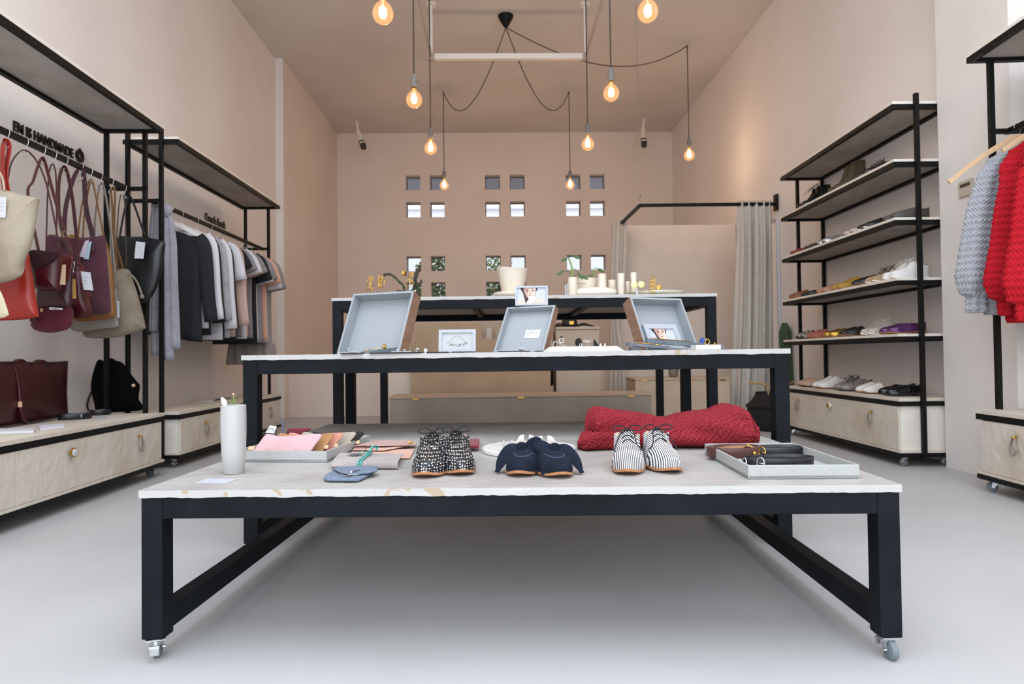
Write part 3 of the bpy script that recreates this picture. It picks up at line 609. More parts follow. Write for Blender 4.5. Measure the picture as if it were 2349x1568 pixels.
def shoe(label, M, st, mats, L=.262, W=.092, heel=.014, bend=1, laces=None, sole_th=None, group='pairs of shoes', cat='shoe', nm='shoe', heelmat=None, hi=1):
    """mats: upper, quarter, lining, sole"""
    t = thing(nm, label, cat, (0, 0, 0), 0, group); MW[t.name] = M; t.matrix_world = M; k = dict(world=False)
    up, qt, li, so = mats; n = 30 * hi; ts = sorted({(i / n) ** 1.25 for i in range(n + 1)} | {STY[st]['open'] - .004, STY[st]['open']}); ts[0] = .002
    b = MB(); R = []; OP = []
    for q in ts:
        P, op = sring(st, q, L, W, bend, heel); R.append([b.b.verts.new((x + xo, y, z)) for x, y, z, xo in P] + [b.b.verts.new((-x + xo, y, z)) for x, y, z, xo in P[-2:0:-1]]); OP.append(op)
    n = len(R[0]); K = 13
    for i in range(len(R) - 1):
        for j in range(n):
            f = b.face([R[i][j], R[i][(j + 1) % n], R[i + 1][(j + 1) % n], R[i + 1][j]])
            if f:
                jj = min(j, n - 1 - j)
                f.material_index = 2 if (OP[i] and jj >= 7) else (1 if ts[i] > .36 and jj >= 1 else 0)
    b.face(R[0][::-1]); b.face(R[-1])
    u = b.build('upper', [up, qt, li], t, smooth=True, auto=70, **k)
    # sole with heel
    th = sole_th or .0065; b = MB(); R = []
    for q in [0.0005, .01, .03, .06, .1, .16, .24, .34, .46, .58, .7, .745, .75, .8, .86, .92, .96, .985, .9995]:
        P, op = sring(st, q, L, W, bend, heel); hw = P[1][0] * 1.06 + .001; y = q * L + (-.002 if q < .01 else 0) + (.002 if q > .99 else 0); zt = P[1][2] + .002; xo = P[0][3]
        zb = zt - th
        if q >= .75: zb = 0
        zb = max(zb, 0); R.append([(hw + xo, y, zt), (-hw + xo, y, zt), (-hw * .97 + xo, y, zb), (hw * .97 + xo, y, zb)])
    b.loft(R); s = b.build('sole', so, t, smooth=True, auto=30, **k)
    if laces:
        lm, style = laces; S = STY[st]; b = MB()
        def top(q, x=0):
            P, op = sring(st, q, L, W, bend, heel); ax = abs(x); bz = max(p[2] for p in P if abs(p[0]) >= min(ax, .03) - .012 or p[0] == 0) if 0 else None
            best = P[-1]
            for p in P[2:]:
                if p[0] >= ax: best = p
            return Vector((x + P[0][3], q * L, best[2] + .003))
        r = .0017
        for q in (.40, .47, .54):
            w_ = .017
            b.tube(cro([top(q, -w_) - Vector((0, 0, .002)), top(q + .01, -w_ * .4) + Vector((0, 0, .003)), top(q + .01, w_ * .4) + Vector((0, 0, .003)), top(q, w_) - Vector((0, 0, .002))], 4), r, 6)
        if style != 'low':
            c = top(.57) + Vector((0, -.004, .004)); b.ball(c, .006, 8, 6)
            for sx in (-1, 1):
                w_ = style
                b.tube(cro([c, c + Vector((sx * .018, -.004, .012)), c + Vector((sx * .036, -.010, .010)), c + Vector((sx * .040, -.014, .002)), c + Vector((sx * .022, -.012, -.002)), c], 5), r, 6)
                b.tube(cro([c, c + Vector((sx * .016, -.018, -.004)), c + Vector((sx * (.034 if sx * bend < 0 else .024), -.05, -.036)), c + Vector((sx * .040, -.064, -.052))], 5), r, 6)
        b.build('laces', lm, t, smooth=True, **k)
    return t
def shoeM(p, rz): return Matrix.Translation(p) @ Matrix.Rotation(rz, 4, 'Z')
def vdots(name, base, dot, scale, thr, rough=.35):
    m, t, b = _nt(name); N = t.nodes.new; L = t.links.new; tc = N('ShaderNodeTexCoord'); v = N('ShaderNodeTexVoronoi'); v.inputs['Scale'].default_value = scale; v.inputs['Randomness'].default_value = .35; L(tc.outputs['Object'], v.inputs['Vector'])
    r = N('ShaderNodeValToRGB'); r.color_ramp.elements[0].position = thr; r.color_ramp.elements[1].position = thr + .05; r.color_ramp.elements[0].color = lin(dot); r.color_ramp.elements[1].color = lin(base); L(v.outputs['Distance'], r.inputs[0]); L(r.outputs[0], b.inputs['Base Color']); b.inputs['Roughness'].default_value = rough; return m
def stripes(name, c1, c2, scale, rot=(0, 0, 0), dist=.6, thr=.5, rough=.5):
    m, t, b = _nt(name); N = t.nodes.new; L = t.links.new; tc = N('ShaderNodeTexCoord'); mp = N('ShaderNodeMapping'); mp.inputs['Rotation'].default_value = rot; L(tc.outputs['Object'], mp.inputs[0])
    v = N('ShaderNodeTexWave'); v.wave_type = 'BANDS'; v.bands_direction = 'X'; v.inputs['Scale'].default_value = scale; v.inputs['Distortion'].default_value = dist; v.inputs['Detail'].default_value = 1; L(mp.outputs[0], v.inputs['Vector'])
    r = N('ShaderNodeValToRGB'); r.color_ramp.elements[0].position = thr - .06; r.color_ramp.elements[1].position = thr + .06; r.color_ramp.elements[0].color = lin(c1); r.color_ramp.elements[1].color = lin(c2); L(v.outputs['Fac'], r.inputs[0]); L(r.outputs[0], b.inputs['Base Color']); b.inputs['Roughness'].default_value = rough; return m
LEATHER = mk('sole_leather', 'b07a52', .5); LINING = mk('pale_lining', 'c9b8a2', .7); LACE = mk('black_lace', '121315', .7); LINWH = mk('white_lining', 'd6d0c8', .7)
DOT = vdots('dotted_hair', '15161a', 'e8e8e8', 150, .29); STR = stripes('striped_hair', '20222b', 'e6e6e6', 62, (0, 0, 0), .8, .42); STRD = stripes('striped_hair_diagonal', '20222b', 'e6e6e6', 62, (0, .9, 0), .8, .42)
NAVY = mk('navy_suede', '141a26', .95, col2='1d2535', vs=30, vmin=.4, vmax=.75, bump=.15, bs=300, bdist=.001, spec=.2)
G1 = 'shoes on the low table'
for lb, px, rz, st, mats, lc, bend in (
    ('black lace-up shoe with white dots, left one of the pair on the low table', (971, 1100), -.02, 'oxford', (DOT, DOT, LINING, LEATHER), (LACE, 1), 1),
    ('black lace-up shoe with white dots, right one of the pair on the low table', (1060, 1094), .10, 'oxford', (DOT, DOT, LINING, LEATHER), (LACE, 1), -1),
    ('navy suede slip-on with a knotted bow, left one beside the marble disc', (1189, 1097), -.13, 'loafer', (NAVY, NAVY, LINWH, LEATHER), None, 1),
    ('navy suede slip-on with a knotted bow, right one beside the marble disc', (1291, 1100), .10, 'loafer', (NAVY, NAVY, LINWH, LEATHER), None, -1),
    ('white and black pinstriped lace-up shoe, left one in front of the red knit', (1440, 1093), -.13, 'oxford', (STR, STRD, LINING, LEATHER), (LACE, 1), 1),
    ('white and black pinstriped lace-up shoe, right one in front of the red knit', (1548, 1089), .0, 'oxford', (STR, STRD, LINING, LEATHER), (LACE, 1), -1)):
    p = aZ(px[0], px[1], H1); M = shoeM(p + Vector((0, .004, .0)), rz); s = shoe(lb, M, st, mats, bend=bend, laces=lc, group=G1, hi=2, W=.092 if 'striped' in lb else .099)
    if st == 'oxford':
        b = MB()   # stitched vamp seam
        for sx in (-1, 1):
            Q = []
            for i in range(14):
                f = i / 13; q = .37 + .08 * f; a = .008 + f * .03
                P, op = sring('oxford', .365 + .12 * f ** 1.5, .262, .092, bend, .014); best = P[-1]
                for pp in P[2:]:
                    if pp[0] >= a: best = pp
                x = a if best is not P[-1] else 0
                Q.append(Vector((sx * min(a, P[2][0]) + P[0][3], (.365 + .12 * f ** 1.5) * .262, best[2] + .0012)))
            b.tube(Q, .0008, 5)
        b.build('vamp_seam', mk('seam_thread', 'b9a07e', .8), s, world=False)
    if st == 'loafer':
        N = NAVY; sx = 1 if bend > 0 else -1; Z = .066; Y = .112; b = MB(); b.ball((0, Y - .004, Z + .003), .014, 14, 10, .9, 1.2, .9); b.ribbon(cro([(-.012, Y - .012, Z - .004), (0, Y - .02, Z + .006), (.013, Y - .01, Z - .002)], 6), .022, .006, (0, .4, 1)); b.build('bow_knot', N, s, smooth=True, world=False)
        so_ = -sx   # outer side tail, inner side loop and a thin second tail
        b = MB(); b.ribbon(cro([(so_ * .004, Y - .004, Z + .002), (so_ * .028, Y - .016, Z - .004), (so_ * .050, Y - .038, Z - .030), (so_ * .064, Y - .058, Z - .060)], 8), lambda f: .016 + .034 * math.sin(PI * min(1, f * 1.08) ** .8) ** .8, .0035, (so_ * .55, .8, .45)); b.build('bow_tail', N, s, smooth=True, world=False)
        b = MB(); b.ribbon(cro([(sx * .006, Y - .012, Z), (sx * .022, Y - .034, Z - .012), (sx * .036, Y - .062, Z - .036), (sx * .044, Y - .078, Z - .058)], 8), lambda f: .010 + .006 * f, .003, (sx * .3, .7, .6)); b.build('bow_tail', N, s, smooth=True, world=False)
        rise = .16 if bend > 0 else .0
        b = MB(); b.pillow([(0, -.007), (.014, -.015), (.034, -.021), (.052, -.013), (.058, .002), (.050, .015), (.030, .018), (.012, .009)], (sx * .002, Y + .006, Z + .004), Vector((sx * .9, -.08, rise)).normalized(), Vector((-sx * rise * .8, .25, .95)).normalized(), (0, -1, .2), .013, 6, wob=.0012); b.build('bow_loop', N, s, smooth=True, world=False)
        b = MB(); Q = []
        for i in range(17):
            a = -1 + 2 * i / 16; q = .125 + .26 * abs(a) ** 2.4; x = a * .034; P, op = sring('loafer', q, .262, .092, bend, .014); best = P[-1]
            for pp in P[2:]:
                if pp[0] >= abs(x): best = pp
            Q.append(Vector((x + P[0][3], q * .262, best[2] + .0014)))
        b.tube(Q, .0016, 6); b.build('apron_seam', mk('navy_piping', '3a4762', .8), s, world=False)
# ------------------------------------------------------------------ things on the low table
V = aZ(527, 1089, H1); V.y += .028; c = (V.x, V.y, H1)
t = thing('vase', 'tall plain white ceramic vase with a sprig, front left corner of the low table', 'vase', c)
b = MB(); b.lathe([(.026, 0), (.0285, .002), (.0325, .06), (.0345, .12), (.0345, .165), (.034, .192), (.0325, .193), (.031, .19), (.031, .13), (.02, .12)], c, 40); b.build('vase_body', CERAM, t, smooth=True, auto=50)
LEAF = mk('fresh_leaf', '7fa24a', .5, col2='5f8437', vs=60)
b = MB(); b.tube(cro([(c[0] + .004, c[1], H1 + .13), (c[0] + .002, c[1], H1 + .19), (c[0] + .001, c[1], H1 + .212), (c[0] + .0, c[1], H1 + .222)]), .0012, 6)
for a, tilt, z, l in ((2.9, .5, .203, .02), (.1, .35, .206, .026), (3.4, .9, .214, .012), (.8, 1.0, .216, .012), (1.7, .6, .2, .018)):
    u = Vector((math.cos(a), math.sin(a) * .6, tilt * .4)).normalized(); b.pillow([(0, 0), (l * .4, l * .2), (l, 0), (l * .4, -l * .2)], (c[0] + .001, c[1], H1 + z), u, u.cross(Vector((0, 0, 1))).normalized(), (0, 0, 1), .0012, 3)
sp = b.build('leaf_sprig', LEAF, t, smooth=True)
b = MB(); b.ball((c[0], c[1], H1 + .2235), .0034, 8, 6); b.build('flower_bud', mk('peach_bud', 'd9a98c', .6), sp, smooth=True)
b = MB(); b.pillow([(0, 0), (.006, .016), (-.002, .028), (-.012, .03), (-.01, .012)], (c[0] - .02, c[1] - .008, H1 + .185), (1, 0, 0), (0, 0, 1), (0, 1, 0), .003, 3); b.build('petal', mk('pale_petal', 'e2d3d6', .6), t, smooth=True)
def flat_poly(name, label, cat, pxs, z, th, mat, parent=None):
    P = [aZ(x, y, z) for x, y in pxs]; b = MB(); b.prism([(p.x, p.y) for p in P], (0, 0, z + .0003), (1, 0, 0), (0, 1, 0), (0, 0, 1), th); o = b.build(name, mat, parent); return tag(o, label, cat) if not parent else o
cdm = flat_poly('paper_card', 'grey printed card lying in front of the white vase', 'card', [(448, 1107.5), (519, 1109), (546, 1098.5), (476, 1097.5)], H1, .0006, PAPER)
p = aZ(490, 1104.5, H1); ms = Matrix.Translation((p.x, p.y, H1 + .0012)) @ Matrix.Rotation(.1, 4, 'Z'); text('card_print', 'em.', mk('card_print', 'cfd0d8', .7), ms, .022, .0001, cdm)
def tray(label, FL, FR, dep, h, th=.006):
    A, B = aZ(*FL, H1), aZ(*FR, H1); W = (B - A).length; rz = math.atan2(B.y - A.y, B.x - A.x); t = thing('tray', label, 'tray', (A.x, A.y, H1), rz, 'grey trays on the low table')
    m = mk('woven_grey_linen_board', 'adafad', .75, col2='a4a6a4', vs=120, bump=.35, bs=420, bdist=.0008); k = dict(world=False)
    MB().box(0, W, 0, dep, .003, .009).build('tray_base', m, t, **k)
    for nm, bx in (('tray_side', (0, W, 0, th)), ('tray_side', (0, W, dep - th, dep)), ('tray_side', (0, th, th, dep - th)), ('tray_side', (W - th, W, th, dep - th))): MB().box(bx[0], bx[1], bx[2], bx[3], .002, h, .0015).build(nm, m, t, **k)
    MB().box(.004, W - .004, .004, dep - .004, 0, .003).build('tray_foot', mk('tray_foot', '9b9d9b', .8), t, **k)
    return t, A, B, rz, W
TL, A, B, rzl, WL = tray('grey linen-covered tray of zip pouches, left on the low table', (538, 1059.5), (749, 1061), .40, .036)
# zip pouches leaning in the left tray
TAG = mk('natural_leather_tag', 'd9b08c', .6)
def pouch(label, x, y, z, wd, ht, lean, mat, th=.016, skew=.02, rz=0, clip=True, group='zip pouches in the left tray'):
    u = Vector((math.cos(rz), math.sin(rz), 0)); n = Vector((-math.sin(rz), math.cos(rz), 0)); v = (Vector((0, 0, 1)) * math.cos(lean) + n * math.sin(lean)); w_ = u.cross(v)
    t = thing('zip_pouch', label, 'pouch', (x, y, z), 0, group)
    pts = [(0, .003), (.004, 0), (wd * .5, -.001), (wd - .004, 0), (wd, .004), (wd + skew * .5, ht * .5), (wd + skew, ht - .01), (wd + skew - .006, ht), (wd + skew - .014, ht + .001), (wd * .7, ht * .93), (wd * .4, ht * .90), (skew + .03, ht * .96), (skew + .012, ht), (skew + .002, ht - .004), (skew * .5, ht * .5)]
    b = MB(); b.pillow([(q[0], max(0.0, q[1])) for q in pts], (x, y, z), u, v, w_, th, 6, wob=.0006); b.build('pouch_body', mat, t, smooth=True)
    if clip:
        b = MB(); b.pillow([(0, 0), (.022, .0), (.022, .014), (0, .014)], Vector((x, y, z)) + u * (wd - .004 if clip == 'R' else -.014) + v * ht * .28, u, v, w_, .005, 3, smooth=False); b.build('zip_tag', TAG, t, smooth=True)
    return t
SUE = lambda n, c, c2=None: mk(n, c, .9, col2=c2, vs=18, bump=.12, bs=260, bdist=.001, sheen=.15)
q = aZ(573, 1031, H1 + .036); y0 = A.y + .045
x0 = aY(572, 1040, y0).x
cols = [('pale pink zip pouch in front in the left tray', SUE('pink_leather', 'c7a3a6', 'c29ca0'), 0, .0, True), ('tan zip pouch right behind the pale pink one', SUE('tan_leather', 'a87c50', '976c44'), .030, .045, 'R'), ('coral pink zip pouch behind the tan one', SUE('coral_leather', 'bf8672', 'b37865'), .052, .085, 'R'), ('grey zip pouch near the back of the left tray', SUE('grey_leather', 'a39a8c', '988f82'), .085, .135, 'R'), ('black zip pouch at the back of the left tray', SUE('black_pouch', '1b1a1b'), .105, .175, 'R')]
for i, (lb, m, dx, dy, cl) in enumerate(cols):
    pouch(lb, x0 + dx, y0 + dy, H1 + .0095, .196, .083 - i * .004, .62, m, .015, .028, rzl, cl)
b = MB(); p = Vector((x0 + .07, y0 + .22, H1 + .062)); b.pillow([(0, 0), (.05, .0), (.065, .014), (.03, .016), (-.02, .012)], (p.x, p.y, p.z), (1, 0, 0), (0, .5, .86), (0, -.86, .5), .012, 4)
tl = thing('zip_pouch', 'maroon zip pouch showing its top edge behind the pale pink one', 'pouch', (p.x, p.y, H1 + .0095), 0, 'zip pouches in the left tray'); b.build('pouch_body', SUE('maroon_pouch', '6b1f2c'), tl, smooth=True)
MB().box(p.x - .02, p.x + .05, p.y - .004, p.y + .008, H1 + .0095, H1 + .066).build('pouch_body', SUE('maroon_pouch', '6b1f2c'), tl)
b = MB(); P = aY(613, 985, y0 + .15); b.prism([(0, 0), (.03, -.004), (.036, .022), (.012, .026)], (P.x - .006, y0 + .15, P.z - .01), (1, 0, 0), (0, .4, .9), (0, -.9, .4), .0006); tg = tag(b.build('swing_tag', WHITE), 'white card tag with a black arc sticking up behind the pale pink pouch', 'tag')
b = MB(); b.tube(cro([(P.x + .002, y0 + .1485, P.z - .004), (P.x + .009, y0 + .1495, P.z + .004), (P.x + .017, y0 + .1495, P.z + .004), (P.x + .024, y0 + .1475, P.z - .005)]), .0009, 5); b.build('tag_string', LACE, tg)
b = MB(); P = aY(648, 972, y0 + .19); b.prism([(0, -.03), (.004, -.03), (.002, .012), (-.002, .014)], (P.x, y0 + .19, P.z), (1, 0, 0), (0, 0, 1), (0, 1, 0), .001); tag(b.build('ribbon_tab', mk('blue_ribbon', '4a5f86', .7)), 'thin blue tab rising from the pouches in the left tray', 'tab')
# small leather goods between tray and dotted shoes
def slab(name, label, cat, pxs, z, th, mat, parent=None, curl=0, group=None):
    P = [aZ(x, y, z) for x, y in pxs]; cx = sum(p.x for p in P) / len(P); cy = sum(p.y for p in P) / len(P)
    b = MB(); b.pillow([(p.x - cx, p.y - cy) for p in P], (cx, cy, z + th / 2 + .0003), (1, 0, 0), (0, 1, 0), (0, 0, 1), th, 6, smooth=False, flatpow=.22, wob=curl); o = b.build(name, mat, parent, smooth=True)
    if parent is None: tag(o, label, cat, group)
    return o
ROSE = SUE('dusty_rose_leather', 'b5938c', 'a78680'); PALE = SUE('natural_pink_leather', 'c9a08e', 'c09684'); GFOL = SUE('grey_folio_leather', 'a39b98', '968e8c'); BLUE = mk('slate_blue_suede', '6f7c8f', .95, col2='657285', vs=60, bump=.2, bs=400, bdist=.001)
t = thing('leather_pouch', 'flat pale pink leather pouch under the dusty rose one, behind the grey folio', 'pouch', aZ(870, 1050, H1)); slab('lower_panel', '', '', [(795, 1053), (940, 1054), (953, 1032), (808, 1036)], H1, .008, PALE, t)
b = MB(); P0, P1 = aZ(806, 1036, H1 + .012), aZ(958, 1026, H1 + .02)
slab('flap', '', '', [(808, 1034), (880, 1035), (956, 1021), (957, 1016), (880, 1023), (815, 1026)], H1 + .010, .006, PALE, t, .002)
t = tag(slab('leather_pouch', '', '', [(808, 1026), (948, 1023), (945, 1011), (856, 1012)], H1 + .0165, .006, ROSE), 'dusty rose leather pouch with brass snap, lying on the pale pink one', 'pouch')
p = aZ(938, 1017, H1 + .024); b = MB(); b.tube([(p.x - .006, p.y, H1 + .025), (p.x + .012, p.y + .004, H1 + .03)], .004, 8); b.build('brass_snap', BRASS, t)
b = MB(); P0 = aZ(812, 1024, H1 + .022); P1 = aZ(842, 1022, H1 + .024); b.ribbon([P0, P1], .01, .002, (0, 1, 0)); b.build('maroon_tab', SUE('maroon_pouch', '6b1f2c'), t)
t = thing('folio', 'grey leather folio tied with a turquoise cord, in front of the pink pouches', 'folio', aZ(840, 1070, H1))
b = MB(); A_, B_, C_, D_ = aZ(760, 1077, H1), aZ(912, 1077.5, H1), aZ(925, 1056, H1), aZ(782, 1052, H1); R = []
for i in range(11):   # a cover wrapped round in a U
    a = -PI / 2 - PI * i / 10; R.append((.5 + .5 * 0, a))
U = []
th_ = .022
for f0, f1 in ((0, 1),):
    sec = [(1, .0), (.5, .0), (.1, .0), (.02, .003), (0, .010), (.02, .019), (.1, .022), (.5, .023), (.95, .021), (1.0, .020)]
    inn = [(x + .012 * (1 if x < .5 else 0), z + (.0025 if z < .01 else -.0025)) for x, z in sec][::-1]
    for g in (0, .25, .5, .75, 1):
        F = A_.lerp(B_, g); Bk = D_.lerp(C_, g); U.append([(F.lerp(Bk, x).x, F.lerp(Bk, x).y, H1 + .0005 + z) for x, z in sec + inn])
b.loft(U); b.build('cover', GFOL, t, smooth=True, auto=50)
b = MB(); b.box(-.065, .07, -.015, .03, .0035, .0175); b.b.transform(Matrix.Translation(((A_.x + C_.x) / 2, (A_.y + C_.y) / 2, H1 + .0005))); b.build('pages', mk('page_edges', 'd5cfc4', .9), t)
TEAL = mk('turquoise_cord', '4f9e95', .7); b = MB(); m_ = A_.lerp(B_, .42); mb = D_.lerp(C_, .42)
for d in (-.004, .004): b.ribbon(cro([m_ + Vector((d, .004, .001)), m_ + Vector((d, -.003, .012)), m_ + Vector((d + .002, .012, .0255)), m_.lerp(mb, .6) + Vector((d + .012, 0, .027)), mb + Vector((d + .014, .004, .024))]), .0052, .002, (1, 0, 0))
kp = m_.lerp(mb, .62) + Vector((.012, 0, .029)); b.ball(kp, .006, 10, 8)
for dv in ((.022, .03, .016), (-.03, -.012, .004), (.01, -.02, .01)): b.ribbon(cro([kp, kp + Vector(dv) * .5 + Vector((0, 0, .006)), kp + Vector(dv)]), .006, .002, (0, 1, 0))
b.ribbon(cro([kp, kp + Vector((.012, .014, .02)), kp + Vector((.024, .03, .018)), kp + Vector((.02, .03, .006))]), .006, .002, (1, 0, 0)); b.build('tie_cord', TEAL, t, smooth=True)
b = MB(); b.prism([(-.05, -.012), (-.02, -.018), (.0, .004), (-.03, .012)], kp + Vector((-.012, .0, -.0012)), (1, 0, 0), (0, 1, .12), (0, 0, 1), .0008); b.build('swing_tag', mk('dark_tag', '5a5a62', .7), t)
b = MB(); b.tube(cro([kp + Vector((-.012, 0, 0)), kp + Vector((-.006, .014, .016)), kp + Vector((.008, .02, .022)), kp + Vector((.014, .014, .01))]), .0009, 5); b.build('tag_string', LACE, t)
t = thing('pouch', 'slate blue suede pouch with flap and elastic, frontmost of the leather goods', 'pouch', aZ(800, 1095, H1))
slab('pouch_body', '', '', [(742, 1104), (752, 1107), (822, 1107.5), (843, 1098), (867, 1078), (862, 1074), (775, 1077), (745, 1098)], H1, .013, BLUE, t)
slab('flap', '', '', [(762, 1077), (867, 1075.5), (866, 1082), (845, 1087), (810, 1090), (782, 1087)], H1 + .0132, .005, BLUE, t)
p = aZ(806, 1083, H1 + .02); b = MB(); b.ball((p.x, p.y, H1 + .0205), .0042, 10, 8); b.build('metal_button', SILVER, t, smooth=True)
b = MB(); b.tube(cro([(p.x, p.y, H1 + .0205), (p.x + .008, p.y + .01, H1 + .022), (p.x + .006, p.y + .018, H1 + .021), (p.x + .016, p.y + .03, H1 + .0205)]), .0011, 5); b.tube(cro([aZ(770, 1082, H1 + .019), aZ(790, 1088, H1 + .0195), aZ(815, 1090, H1 + .0195), aZ(842, 1087, H1 + .019)]), .0011, 5); b.build('elastic_cord', LACE, t)
flat_poly('insert_card', '', '', [(786, 1089.5), (800, 1091.5), (836, 1086), (830, 1085)], H1 + .0142, .0006, WHITE, t)
t = tag(slab('wallet', '', '', [(1072, 1034), (1100, 1032), (1104, 1016), (1070, 1017)], H1, .010, ROSE), 'rose leather wallet lying behind the right dotted shoe', 'wallet')
t = tag(slab('wallet', '', '', [(1055, 1030), (1099, 1029), (1100, 1012), (1050, 1013)], H1 + .0105, .014, SUE('maroon_suede', '7a2530', '701f2a')), 'small maroon suede wallet on the rose one, behind the right dotted shoe', 'wallet')
MARB = mk('white_marble', 'e6e3df', .3, col2='cfccc9', vs=9, vdet=9, vmin=.5, vmax=.72)
p = aZ(1219, 1050, H1); dc = Vector((p.x, aZ(1110, 1036, H1).y, H1)); b = MB(); b.lathe([(.154, 0), (.158, .003), (.158, .013), (.155, .016), (.02, .016)], dc, 60); tag(b.build('marble_disc', MARB, smooth=True, auto=40), 'round white marble slab half hidden behind the navy shoes', 'marble slab')
b = MB(); r0 = aZ(1160, 1031, H1 + .02)
for k, (dx, rr) in enumerate(((-.006, .016), (.008, .013), (.02, .016), (.034, .012))): b.tube([(r0.x + dx + .009 * math.cos(a * PI / 8) * 0, r0.y + rr * math.cos(a * PI / 8), H1 + .0165 + rr + rr * math.sin(a * PI / 8)) for a in range(16)], .004, 8, loop=True)
tag(b.build('beaded_bracelet', CERAM, smooth=True), 'small white ring bracelet lying on the marble slab', 'bracelet')
# folded red knit
def yarn(name, c, c2, sc=230):
    m, t, b = _nt(name); N = t.nodes.new; L = t.links.new; tc = N('ShaderNodeTexCoord'); n = N('ShaderNodeTexNoise'); n.inputs['Scale'].default_value = sc; n.inputs['Detail'].default_value = 3; L(tc.outputs['Object'], n.inputs[0])
    r = N('ShaderNodeValToRGB'); r.color_ramp.elements[0].position = .35; r.color_ramp.elements[1].position = .68; r.color_ramp.elements[0].color = lin(c); r.color_ramp.elements[1].color = lin(c2); L(n.outputs['Fac'], r.inputs[0]); L(r.outputs[0], b.inputs['Base Color']); b.inputs['Roughness'].default_value = .9
    bp = N('ShaderNodeBump'); bp.inputs['Strength'].default_value = .5; bp.inputs['Distance'].default_value = .002; L(n.outputs['Fac'], bp.inputs['Height']); L(bp.outputs[0], b.inputs['Normal']); b.inputs['Specular IOR Level'].default_value = .2; return m
RED = yarn('red_yarn', '761c25', 'a0353e')
def knit_roll(mb, x0, x1, prof, yc, z0, st=.013, amp=.005, nx=None, seed=1):
    """soft folded knit: prof(f) -> (half depth, height, y shift); moss stitch stands out from the surface"""
    nx = nx or int((x1 - x0) / st * 4.2); nr = 130; R = []
    rn = random.Random(seed)
    for i in range(nx + 1):
        f = i / nx; x = x0 + (x1 - x0) * f; hd, h, ys = prof(f); ring = []; cap = min(1, min(f, 1 - f) * nx / 7 + .02) ** .5; hd2, h2 = hd * cap, h * (.25 + .75 * cap)
        for k in range(nr):
            a = 2 * PI * k / nr; ca, sa = math.cos(a), math.sin(a); e = .62
            y = hd2 * math.copysign(abs(ca) ** e, ca); z = h2 / 2 + h2 / 2 * math.copysign(abs(sa) ** e, sa)
            fold = .006 * math.sin(z * 70 + 3 * math.sin(x * 9) + seed) * (1 if sa > -.9 else 0)
            s = k / nr * 2.3 * (hd + h) ; u = x / st * 2 * PI; v_ = s / st * 2 * PI
            bump = amp * (math.sin(u) * math.sin(v_) + .45 * math.sin(u * .5 + v_ * .5 + .8)) + rn.uniform(-.0006, .0006)
            ring.append((x + .003 * math.sin(v_ * .5), yc + ys + y + (bump + fold) * math.copysign(abs(ca) ** .5, ca), max(z0 + .0005, z0 + z + (bump) * sa if sa > -.3 else z0 + z)))
        R.append(ring)
    mb.loft(R)
kx0, kx1 = aZ(1358, 1036, H1).x, aZ(1768, 1032, H1).x; ky = 2.21 + .14
def pr1(f):
    h = interp([(0, .112), (.08, .124), (.2, .116), (.36, .098), (.5, .088), (.6, .096), (.74, .112), (.86, .130), (.92, .118), (1, .045)], f) * 1.06
    return (interp([(0, .11), (.3, .14), (.7, .145), (1, .115)], f), h + .003 * math.sin(f * 23), .012 * math.sin(f * 5))
def pr2(f): return (.075, interp([(0, .045), (.3, .062), (.7, .06), (1, .05)], f), -.0 + .03 * f)
b = MB(); knit_roll(b, kx0, kx1, pr1, ky, H1, seed=1); knit_roll(b, aZ(1333, 1036, H1).x, aZ(1470, 1036, H1).x, pr2, ky - .075, H1, seed=4)
tag(b.build('folded_sweater', RED, smooth=True), 'folded chunky red knit sweater at the back right of the low table', 'sweater')
# belts in the right tray
TR, A, B, rzr, WR = tray('grey linen-covered tray of leather belts, right on the low table', (1717, 1099.5), (1972, 1097.5), .42, .036)
def coil(name, label, cx, cy, z, ax, ay, wd, turns, mat, inner, rz=0, tilt=0, gap=.0042, par=None):
    P = []; n = int(turns * 40)
    for i in range(n + 1):
        a = 2 * PI * i / 40; f = gap * i / 40; x, y = (ax - f) * math.cos(a), (ay - f) * math.sin(a); X, Y = x * math.cos(rz) - y * math.sin(rz), x * math.sin(rz) + y * math.cos(rz)
        P.append((cx + X, cy + Y, z + wd / 2 + tilt * X + .0008 * math.sin(a * 2)))
    b = MB(); b.ribbon(P, wd, .0034, (0, 0, 1)); return b.build(name, mat, par, smooth=True, auto=40)
BRN = SUE('brown_belt_leather', '4a2620'); BRN.node_tree.nodes['Principled BSDF'].inputs['Roughness'].default_value = .38
BLB = mk('black_belt_leather', '14161a', .36)
Z0 = H1 + .0095
def at(px, py): return aZ(px, py, Z0 + .012)
def buckle(par, c, r, mat, ax=(1, 0, 0)):
    b = MB(); u = Vector(ax).normalized(); b.tube([Vector(c) + u * (r * .8 * math.cos(a * PI / 10)) + Vector((0, 0, 1)) * (r * math.sin(a * PI / 10)) for a in range(20)], .0019, 6, loop=True); b.tube([Vector(c) + Vector((0, 0, -.0)) - u * r * .7, Vector(c) + u * r * .8], .0016, 6); return b.build('buckle', mat, par, smooth=True)
L0 = aZ(1632, 1030, H1 + .03); R0 = aZ(1756, 1040, H1 + .03); c0 = (L0 + R0) / 2
t = thing('belt', 'coiled dark brown leather belt with brass stud at the back left of the right tray', 'belt', (c0.x, c0.y, Z0)); coil('strap', '', c0.x + .004, c0.y + .045, Z0, .084, .052, .03, 2.6, BRN, None, .05, 0, par=t)
coil('strap_end', '', c0.x + .01, c0.y + .045, Z0, .062, .032, .026, 1.0, mk('tan_belt_lining', 'a8744c', .6), None, .05, 0, par=t)
